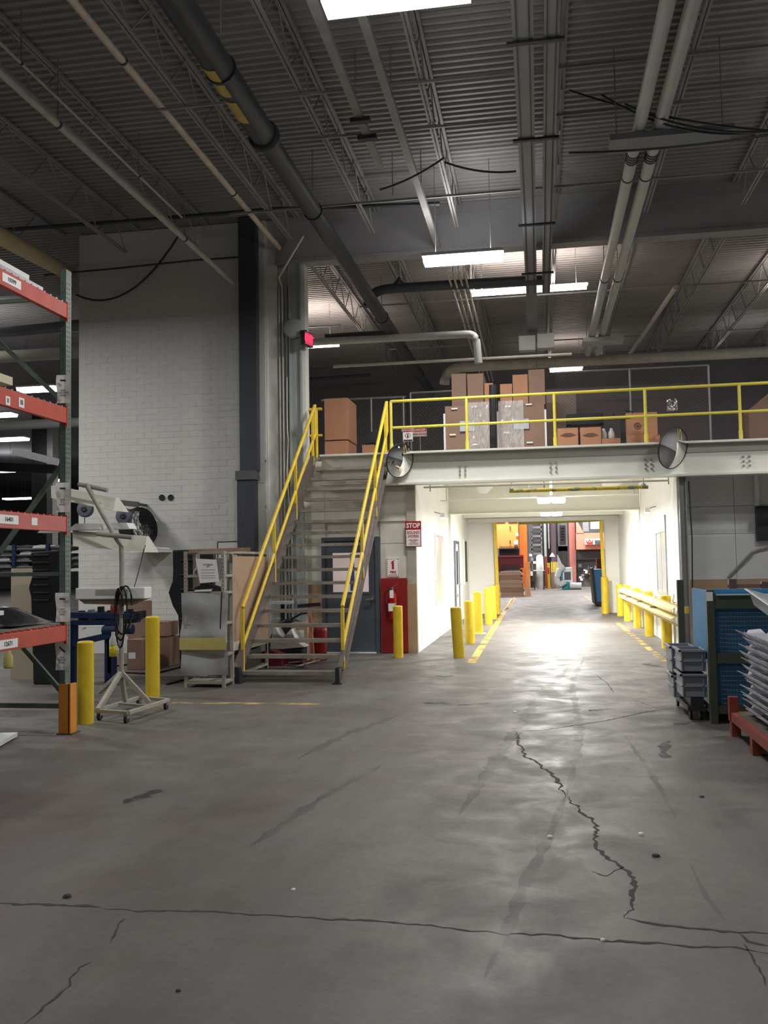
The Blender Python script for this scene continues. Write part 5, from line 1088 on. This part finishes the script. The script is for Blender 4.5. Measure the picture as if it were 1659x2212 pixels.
c = PY(585, 1375, 14.8); t = thing('crumpled_bag', 'pale crumpled plastic bag under the stairs at left', 'bag', (c.x+.1, 15, 0)); MB().prism([(c.x-.05, .25), (c.x+.15, .25), (c.x+.55, .28), (c.x+.4, .38), (c.x+.32, .58), (c.x+.16, .42), (c.x+.02, .66)], 14.9, 15.2).build('bag', offwhite, t); MB().box((c.x-.05, 14.9, 0), (c.x+.5, 15.2, .25)).build('crate', darkmet, t)
# ------------------------------------------------------------------ right stillage, totes, pallet, trays
t = thing('stillage', 'dark green steel stillage with mesh sides and blue inner panels at right', 'container', (2.4, 10.2, 0))
sx0, sx1, sy0, sy1, sz = 1.63, 3.1, 9.62, 11.6, 1.33
for x, y, zt in ((sx0, sy0, sz), (sx1, sy0, sz), (sx0+.0, sy1, sz+.06), (sx1, sy1, sz)): MB().box((x, y, 0), (x+.075, y+.075, zt)).build('corner_post', sgreen, t, bevel=.004)
for z0, z1 in ((1.14, 1.27), (.60, .70), (.10, .18)): MB().box((sx0+.075, sy0+.01, z0), (sx1, sy0+.06, z1)).build('side_rail', sgreen, t)
for z0, z1 in ((.10, .18),): MB().box((sx0+.01, sy0+.075, z0), (sx0+.06, sy1, z1)).build('side_rail', sgreen, t); MB().box((sx1, sy0+.075, z0), (sx1+.05, sy1, z1)).build('side_rail', sgreen, t)
MB().box((sx0+.06, sy0+.06, .12), (sx1, sy1, .16)).build('floor_plate', sgreen, t)
MB().box((sx0+.02, sy0+.09, .17), (sx1, sy0+.12, 1.335)).build('blue_panel', bluep, t)
MB().box((sx0+.015, sy0+.15, .62), (sx0+.04, sy0+1.0, 1.32)).build('blue_panel', bluep, t)
MB().box((sx0+.1, sy0-.005, 1.275), (sx1, sy0+.05, 1.285)).build('panel_edge', mat('edge_pale', srgb(180, 205, 215), .5), t)
for k in range(10): MB().box((sx0+.12, sy0+.03, .72+.042*k), (sx1, sy0+.036, .725+.042*k)).build('mesh_wire', gal, t)
for k in range(9): MB().box((sx0+.12, sy0+.03, .2+.045*k), (sx1, sy0+.036, .205+.045*k)).build('mesh_wire', gal, t)
M_ = MB()
for k in range(45): M_.box((sx0+.1+.03*k, sy0+.026, .18), (sx0+.103+.03*k, sy0+.030, 1.14))
M_.build('mesh_uprights', darkmet, t, kind='stuff')
MB().box((sx0-.002, sy0-.003, 1.22), (sx0+.06, sy0, 1.31)).build('tag_plate', paper, t)
MB().box((sx0+.04, sy1-.3, 1.0), (sx0+.08, sy1-.25, 1.08)).build('latch', mat('latch_yellow', srgb(220, 190, 60), .5), t)
# totes hanging out on the left side, nested
tot = [(1.37, 10.35, .42, .70), (1.38, 10.35, .16, .39), (1.39, 9.80, .50, .715), (1.395, 9.80, .24, .47)]
gt = ['rear upper gray plastic tote beside the stillage', 'rear lower gray plastic tote beside the stillage', 'front upper gray plastic tote beside the green post', 'front lower gray plastic tote beside the green post']
def tote(x, y, z0, z1, l):
    t = thing('tote', l, 'tote', (x+.2, y+.2, z0), 'gray totes beside the stillage')
    w_ = .245; d_ = .42
    M_ = MB().box((x, y, z0), (x+w_, y+.012, z1)).box((x, y+d_-.012, z0), (x+w_, y+d_, z1)).box((x, y+.012, z0), (x+.012, y+d_-.012, z1)).box((x+w_-.012, y+.012, z0), (x+w_, y+d_-.012, z1)).box((x+.012, y+.012, z0), (x+w_-.012, y+d_-.012, z0+.012))
    M_.build('body', grayp, t, bevel=.004)
    MB().box((x-.025, y-.025, z1-.02), (x+w_+.0, y, z1+.005)).box((x-.025, y-.025, z1-.02), (x, y+d_+.02, z1+.005)).build('rim', grayp, t, bevel=.004)
    MB().box((x-.012, y-.015, z0+(z1-z0)*.45), (x+w_, y, z0+(z1-z0)*.5)).build('rib', grayp, t); MB().box((x-.015, y-.01, z0+(z1-z0)*.45), (x, y+d_, z0+(z1-z0)*.5)).build('rib', grayp, t)
    for u in (.0, .2): MB().box((x+u, y-.015, z0), (x+u+.012, y, z1-.02)).build('rib', grayp, t)
    return t
for (x, y, a, b), l in zip(tot, gt): tote(x, y, a, b, l)
t = thing('tote_dolly', 'low dark dolly under the gray totes', 'dolly', (1.55, 10.2, 0)); MB().box((1.44, 9.8, .1), (1.62, 10.9, .15)).build('deck', darkmet, t)
MB().box((1.47, 9.8, .15), (1.6, 10.25, .235)).build('riser', darkmet, t)
for x, y in ((1.48, 9.9), (1.58, 9.9), (1.48, 10.8), (1.58, 10.8)): MB().cyl((x-.012, y, .05), (x+.012, y, .05), .05, 14).build('wheel', black, t)
# brown crate behind (dark red brown)
t = thing('crate_rack', 'dark brown post pallet behind the stillage', 'container', (3.3, 13.5, 0))
for x in (2.50, 2.92, 3.7): MB().box((x, 13.0, 0), (x+.1, 13.1, 1.36 if x < 2.6 else 1.32)).build('post', mat('brown_post', srgb(84, 68, 66), .6), t)
for z in (.3, .9, 1.24): MB().box((2.5, 13.02, z), (4.2, 13.08, z+.05)).build('rail', mat('brown_rail', srgb(105, 84, 80), .6), t)
MB().box((2.95, 13.1, .4), (4.2, 13.14, 1.24)).build('side_panel', maroon if False else mat('brown_panel', srgb(70, 50, 56), .6), t)
MB().box((2.6, 13.06, 1.0), (2.92, 13.1, 1.22)).build('side_panel', MATS['brown_panel'], t)
# rusty red pallet
t = thing('steel_pallet', 'rust red steel pallet under the stacked plastic trays', 'pallet', (2.3, 8.3, 0))
px0, px1, py0, py1 = 1.70, 2.95, 7.2, 9.05
MB().box((px0, py0, .14), (px0+.05, py1, .22)).build('side_rail', sred, t); MB().box((px0, py1-.05, .14), (px1, py1, .22)).build('side_rail', sred, t); MB().box((px1, py0, .14), (px1+.05, py1, .22)).build('side_rail', sred, t)
MB().box((px0+.05, py0, .205), (px1, py1-.05, .222)).build('deck', mat('deck_brown', srgb(88, 78, 68), .7, var=.15), t)
for x in (px0, px1-.02):
    for y in (py0, (py0+py1)/2, py1-.09): MB().box((x, y, 0), (x+.08, y+.09, .14)).build('foot', sred, t)
MB().box((px0-.01, py1-.07, .14), (px0+.07, py1, .36)).build('corner_post', sred, t)
# stacked trays
n = 12
for k in range(n):
    z = .235+k*.061; dx = .05*math.sin(k*2.1)*.4; tp = k == n-1
    cx, cy = 2.20+dx, 8.3
    t = thing('plastic_tray', ('topmost level gray plastic tray of the stack, just under the tipped one' if tp else 'thin gray plastic tray in the stack on the red pallet, '+['lowest', 'second', 'third', 'fourth', 'fifth', 'sixth', 'seventh', 'eighth', 'ninth', 'tenth', 'eleventh', 'twelfth', 'thirteenth', 'fourteenth', 'fifteenth', 'sixteenth'][k]+' from the bottom'), 'tray', (cx, cy, z), 'stacked plastic trays')
    hx, hy = .36, .52
    # floor sheet with shallow pockets
    MB().box((cx-hx+.08, cy-hy+.08, z), (cx+hx-.08, cy+hy-.08, z+.006)).build('tray_floor', trayp, t)
    M_ = MB(); ix, iy = hx-.07, hy-.07
    M_.add([(cx-ix, cy-iy, z), (cx+ix, cy-iy, z), (cx+ix, cy+iy, z), (cx-ix, cy+iy, z), (cx-hx, cy-hy, z+.05), (cx+hx, cy-hy, z+.05), (cx+hx, cy+hy, z+.05), (cx-hx, cy+hy, z+.05)], [(0,1,5,4),(1,2,6,5),(2,3,7,6),(3,0,4,7)]).build('tray_wall', trayp, t)
    for sx, sy_, ln in ((1, 0, hy), (-1, 0, hy), (0, 1, hx), (0, -1, hx)):
        nf = 5 if sx else 4; w1 = ln/nf
        for i in range(nf):
            c0 = -ln+w1*(2*i+1); e = .065+.025*((i+k) % 2)
            def P_(u, o, zz): return (cx+sx*(hx+o) if sx else cx+u, cy+u if sx else cy+sy_*(hy+o), zz)
            q = [P_(c0-w1*.95, 0, z+.05), P_(c0+w1*.95, 0, z+.05), P_(c0+w1*.7, e, z+.088), P_(c0-w1*.55, e*.75, z+.08)]
            MB().add(q+[(a_, b_, c_-(.035 if j_ < 2 else .006)) for j_, (a_, b_, c_) in enumerate(q)], [(0,1,2,3),(7,6,5,4),(0,4,5,1),(1,5,6,2),(2,6,7,3),(3,7,4,0)]).build('rim_flap', trayp, t)
    for u in (-.14, .14): MB().box((cx+u-.06, cy-hy+.12, z+.006), (cx+u+.06, cy+hy-.12, z+.03)).build('pocket', trayp, t, bevel=.01)
# tipped tray on top
c = Vector((1.98, 8.45, 1.24)); M4 = Matrix.Translation(c) @ Matrix.Rotation(math.radians(17), 4, 'Y') @ Matrix.Rotation(math.radians(6), 4, 'X')
t = thing('plastic_tray', 'tipped gray plastic tray leaning on top of the tray stack', 'tray', c, 'stacked plastic trays')
M_ = MB().box((-.05, -.45, -.09), (.5, .42, -.083)); M_.xf(M4).build('tray_floor', trayp, t)
M_ = MB(); M_.add([(-.12, -.52, .02), (.57, -.52, .02), (.57, .49, .02), (-.12, .49, .02), (-.05, -.45, -.09), (.5, -.45, -.09), (.5, .42, -.09), (-.05, .42, -.09)], [(0,1,5,4),(1,2,6,5),(2,3,7,6),(3,0,4,7)]); M_.xf(M4).build('tray_wall', trayp, t)
M_ = MB().box((-.15, -.55, .02), (.6, -.52, .03)).box((-.15, .49, .02), (.6, .52, .03)).box((-.15, -.52, .02), (-.12, .49, .03)); M_.xf(M4).build('tray_rim', trayp, t)
# ------------------------------------------------------------------ press hall beyond the tunnel
def FB(name, px0, py0, px1, py1, Y, d, m_, parent, toground=False, nm=None):
    x0, x1, a, b = YB(px0, py0, px1, py1, Y); return MB().box((x0, Y, 0 if toground else max(a, 0)), (x1, Y+d, b)).build(name, m_, parent)
t = thing('orange_press', 'big orange press machine beyond the tunnel at left', 'machine', (-1.7, 58, 0))
FB('front_plate', 1066, 1095, 1120, 1184, 56, 2, orangep, t); FB('side_column', 1120, 1080, 1139, 1215, 57, 2, mat('press_orange_deep', srgb(220, 112, 40), .45), t, True)
FB('top_frame', 1072, 1112, 1092, 1126, 55.9, .1, black, t); FB('top_frame', 1097, 1112, 1118, 1126, 55.9, .1, black, t)
FB('white_label', 1114, 1152, 1120, 1158, 55.9, .05, paper, t); FB('white_label', 1110, 1168, 1118, 1176, 55.9, .05, paper, t)
for v in (1136, 1167): FB('slot', 1101, v, 1103, v+7, 55.9, .05, black, t)
for k in range(12): FB('tooth', 1079+3.5*k, 1180, 1081+3.5*k, 1187, 55.8, .1, darkmet, t)
FB('dark_bay', 1078, 1185, 1121, 1200, 56.5, 1.5, black, t); 
t = thing('maroon_bin', 'dark red steel hopper below the orange press', 'hopper', (-1.6, 53, 0))
x0, x1, a, b = YB(1076, 1200, 1131, 1234, 53); MB().prism([(x0, a), (x1, a+.2), (x1, b), (x0, b)], 53, 54.5).build('bin', maroon, t); FB('opening', 1083, 1220, 1123, 1231, 52.9, .1, mat('maroon_dark', srgb(60, 18, 28), .5), t); FB('rim', 1076, 1200, 1131, 1203, 52.85, .1, mat('maroon_light', srgb(150, 60, 75), .4), t)
for x in (x0+.1, x1-.2): MB().box((x, 53.2, 0), (x+.12, 53.6, a+.1)).build('leg', darkmet, t)
FB('orange_box', 1135, 1213, 1145, 1230, 52, .5, orangep, None, True).update_tag(); o = bpy.data.objects['orange_box']; o['label'] = 'small orange cabinet beside the maroon hopper'; o['category'] = 'cabinet'
# pallet stack of flattened cartons
Y_ = 44; t = None
zz = 0; lab = ['lowest', 'second', 'third', 'fourth', 'fifth', 'sixth']
x0, x1, a, b = YB(1080, 1234, 1130, 1278, Y_)
hs_ = b
for k in range(6):
    z0 = hs_*k/6; z1 = hs_*(k+1)/6-.01
    t = thing('flat_carton_stack', lab[k]+' layer of flattened brown cartons on the pile beyond the tunnel', 'cardboard', ((x0+x1)/2, Y_, z0), 'flattened carton pile')
    MB().prism([(x0-.02*k, z0), (x1+.05*(k % 2), z0), (x1-.03*k, z1), (x0+.03, z1)], Y_, Y_+1.1).build('bundle', [cardd, mat('card_brown', srgb(128, 92, 72), .8), cardd][k % 3], t)
x0, x1, a, b = YB(1133, 1240, 1147, 1276, Y_+.3); MB().prism([(x0, 0), (x1, 0), (x0+.15, b)], Y_-.2, Y_+1).build('leaning_cardboard', card, label='leaning cardboard sheets at the right of the carton pile', cat='cardboard')
# columns and machines in the middle
t = thing('painted_column', 'gray building column with dark red foot beyond the tunnel', 'column', (.25, 58, 0)); x0, x1, a, b = YB(1174, 1120, 1181, 1262, 56); MB().box((x0, 56, 1.9), (x1+.05, 56.3, DZ)).build('shaft', bluew, t); MB().box((x0-.02, 55.97, 0), (x1+.07, 56.33, 1.9)).build('red_foot', sred, t)
t = thing('stair_tower', 'gray ladder tower beyond the tunnel', 'ladder', (-.3, 60, 0))
for u in (1144, 1148, 1169): FB('rail', u, 1100, u+2, 1262, 60, .2, gal, t, True)
for k in range(11): FB('rung', 1148, 1118+k*9.5, 1170, 1122+k*9.5, 60, .25, [gal, grate][k % 2], t)
t = thing('purple_press', 'purple gray press columns beyond the tunnel', 'machine', (1, 62, 0))
FB('column', 1188, 1090, 1203, 1240, 61, 1.5, purple, t, True); FB('inner_panel', 1203, 1090, 1226, 1190, 62, 1, mat('panel_white', srgb(190, 195, 198), .5), t); FB('grille_panel', 1209, 1135, 1222, 1175, 61.9, .1, grate, t)
for k in range(5): FB('grille_bar', 1212, 1140+k*6, 1218, 1142+k*6, 61.8, .1, black, t)
FB('light_strip', 1183, 1100, 1187, 1185, 60.5, .2, pvc, t); FB('dark_base', 1203, 1180, 1228, 1262, 62, 1, mat('machine_gray', srgb(104, 102, 102), .6, var=.2), t, True)
t = thing('coral_press', 'coral red press machine with a crown like emblem beyond the tunnel', 'machine', (3, 58, 0))
FB('column', 1227, 1090, 1244, 1222, 59, 1.6, rose, t, True); FB('head', 1244, 1152, 1306, 1186, 58.5, 1.5, coral, t); x0, x1, a, b = YB(1244, 1120, 1262, 1153, 58.5); MB().prism([(x0, a), (x1, a), (x0, b)], 58.5, 60).build('brace_plate', coral, t)
FB('name_plate', 1263, 1164, 1298, 1176, 58.3, .1, cream, t); FB('plate_window', 1285, 1167, 1298, 1173, 58.2, .1, grate, t)
x0, x1, a, b = YB(1266, 1166, 1281, 1174, 58.25); h = b-a; w_ = x1-x0
M_ = MB(); zz = [(0, .9), (.18, 0), (.34, .6), (.5, 1.), (.66, .6), (.82, 0), (1, .9)]
pts = [(x0+w_*u, 58.22, a+h*v) for u, v in zz]
for p, q in zip(pts[:-1], pts[1:]): M_.bar(p, q, .03, .05)
M_.bar((x0+.1, 58.22, a), (x1-.1, 58.22, a), .05, .07).build('crown_emblem', inkr, t)
FB('dark_bay', 1246, 1186, 1300, 1208, 59, 1, mat('bay_dark', srgb(70, 66, 62), .6), t); FB('base', 1246, 1208, 1300, 1262, 59.5, 1, MATS['machine_gray'], t, True)
FB('roller', 1258, 1112, 1272, 1148, 58.7, .6, gal, t); FB('panel', 1275, 1118, 1300, 1142, 58.9, .3, offwhite, t)
rg = random.Random(21)
for k in range(26):
    u = rg.uniform(1248, 1292); v = rg.uniform(1215, 1252); FB('machine_part', u, v, u+rg.uniform(3, 9), v+rg.uniform(2, 7), 58.5+rg.uniform(0, .5), .2, [gal, offwhite, grate, darkmet, pvc][k % 5], t)
t = thing('tool_cabinet', 'cluttered machine cabinets between the column and ladder', 'cabinet', (-.4, 57, 0))
for k in range(16):
    u = rg.uniform(1140, 1172); v = rg.uniform(1195, 1250); FB('machine_part', u, v, u+rg.uniform(4, 9), v+rg.uniform(4, 12), 57+rg.uniform(0, .6), .3, [gal, grate, darkmet, offwhite, black][k % 5], t)
FB('base', 1140, 1232, 1172, 1258, 57.8, .5, MATS['machine_gray'], t, True)
t = thing('side_table', 'small table with dark legs left of the red footed column', 'table', (-.1, 54, 0)); x0, x1, a, b = YB(1152, 1232, 1176, 1234, 53); MB().box((x0, 53, b-.05), (x1, 54, b)).build('tabletop', offwhite, t)
for x in (x0+.02, x1-.08): MB().box((x, 53.05, 0), (x+.06, 53.12, b-.05)).build('leg', darkmet, t)
c = PY(1166, 1215, 55); MB().lathe((c.x, 55, 0), [(0, 0), (.2, 0), (.22, 1.2), (.2, 1.9), (.1, 2.0), (0, 2.0)], 14).build('wrapped_drum', offwhite, label='white wrapped roll standing beside the column', cat='roll')
FB('yellow_sign_post', 1182, 1216, 1189, 1262, 55, .15, mat('sign_yellow', srgb(225, 185, 50), .5), None, True); o = bpy.data.objects['yellow_sign_post']; o['label'] = 'yellow upright board with a red sign right of the column'; o['category'] = 'board'
x = FB('red_sign', 1183, 1226, 1187, 1240, 54.9, .05, inkr, o)
FB('yellow_cabinet', 1190, 1214, 1206, 1235, 57, .8, mat('cab_yellow', srgb(205, 180, 70), .5), None, True); o = bpy.data.objects['yellow_cabinet']; o['label'] = 'dull yellow cabinet behind the white ducting'; o['category'] = 'cabinet'
FB('brown_bin', 1190, 1236, 1202, 1262, 55.5, .8, cardd, None, True); o = bpy.data.objects['brown_bin']; o['label'] = 'brown drum like bin beside the yellow board'; o['category'] = 'bin'
# portable cooler with white flexible ducts
t = thing('portable_cooler', 'white and teal portable cooler with big white ducts beyond the tunnel', 'cooler', (1.2, 53, 0))
Yc = 53; c = PY(1226, 1245, Yc); wd = .32
MB().box((c.x-.28, Yc, .12), (c.x+.28, Yc+.6, 1.25)).build('body', offwhite, t, bevel=.04); MB().box((c.x-.18, Yc-.02, .55), (c.x+.18, Yc, 1.0)).build('grille', grate, t)
MB().prism([(c.x-.32, .02), (c.x+.3, .02), (c.x+.34, .3), (c.x+.1, .42), (c.x-.3, .5)], Yc-.1, Yc+.62).build('base', teal, t); MB().box((c.x-.34, Yc-.05, .3), (c.x-.27, Yc+.1, 1.2)).build('side_trim', teal, t)
P = [PY(1222, 1256, Yc-.2), PY(1205, 1258, Yc-.2), PY(1203, 1248, Yc-.2), PY(1208, 1232, Yc-.2), PY(1218, 1222, Yc-.2)]
P[0].z = max(P[0].z, .2); P[1].z = .2
sm = []
for i in range(len(P)-1): sm += [P[i].lerp(P[i+1], k/4) for k in range(4)]
sm.append(P[-1]); MB().tube(sm, .17, 12).build('flexible_duct', pvc, t)
M_ = MB().cyl(PY(1211, 1228, Yc-.2), PY(1204, 1198, Yc-.2), .17, 14, .02); M_.build('duct_cone', pvc, t)
M_ = MB().cyl((c.x+.1, Yc-.1, .2), (c.x+.75, Yc-.1, .2), .2, 14); M_.build('side_duct', pvc, t)
t = thing('work_lamp', 'white conical lamp shade on a thin stand near the cooler', 'lamp', PY(1193, 1200, 54)); c = PY(1193, 1198, 54); MB().cyl((c.x, 54, c.z-.12), (c.x, 54, c.z+.1), .16, 14, .03).build('shade', offwhite, t); MB().cyl((c.x, 54.1, 0), (c.x, 54.1, c.z), .02, 6).build('stand', gal, t)
# blue bins at the right exit
t = thing('blue_bin_cart', 'tall blue panel cart with black frame beyond the tunnel at right', 'cart', (2.7, 36, 0))
Yb = 33.5
x0, x1, a, b = YB(1282, 1230, 1302, 1292, Yb); MB().prism([(x0+.1, .12), (x1, .12), (x1, b), (x0-.02, b)], Yb, Yb+1.4).build('blue_panel', mat('bright_blue', srgb(50, 130, 205), .4), t)
MB().prism([(x0, .08), (x0+.1, .04), (x0, b+.06), (x0-.08, b+.04)], Yb-.05, Yb+1.5).build('side_frame', black, t); MB().box((x0+.05, Yb-.06, .06), (x1, Yb+1.4, .16)).build('base_frame', black, t)
for y in (Yb, Yb+1.2): MB().cyl((x0+.15, y, .05), (x0+.2, y, .05), .05, 12).build('wheel', black, t)
x0, x1, a, b = YB(1289, 1207, 1303, 1232, 36.5); MB().box((x0, 36.5, 0), (x1, 37.2, b)).build('red_cabinet', mat('deep_red', srgb(120, 22, 30), .4), label='deep red cabinet behind the blue panel cart', cat='cabinet')
struct('wall_press_hall', MB().box((-9, 64, 0), (13.5, 64.2, DZ)), mat('press_wall', srgb(150, 152, 156), .7, var=.1))
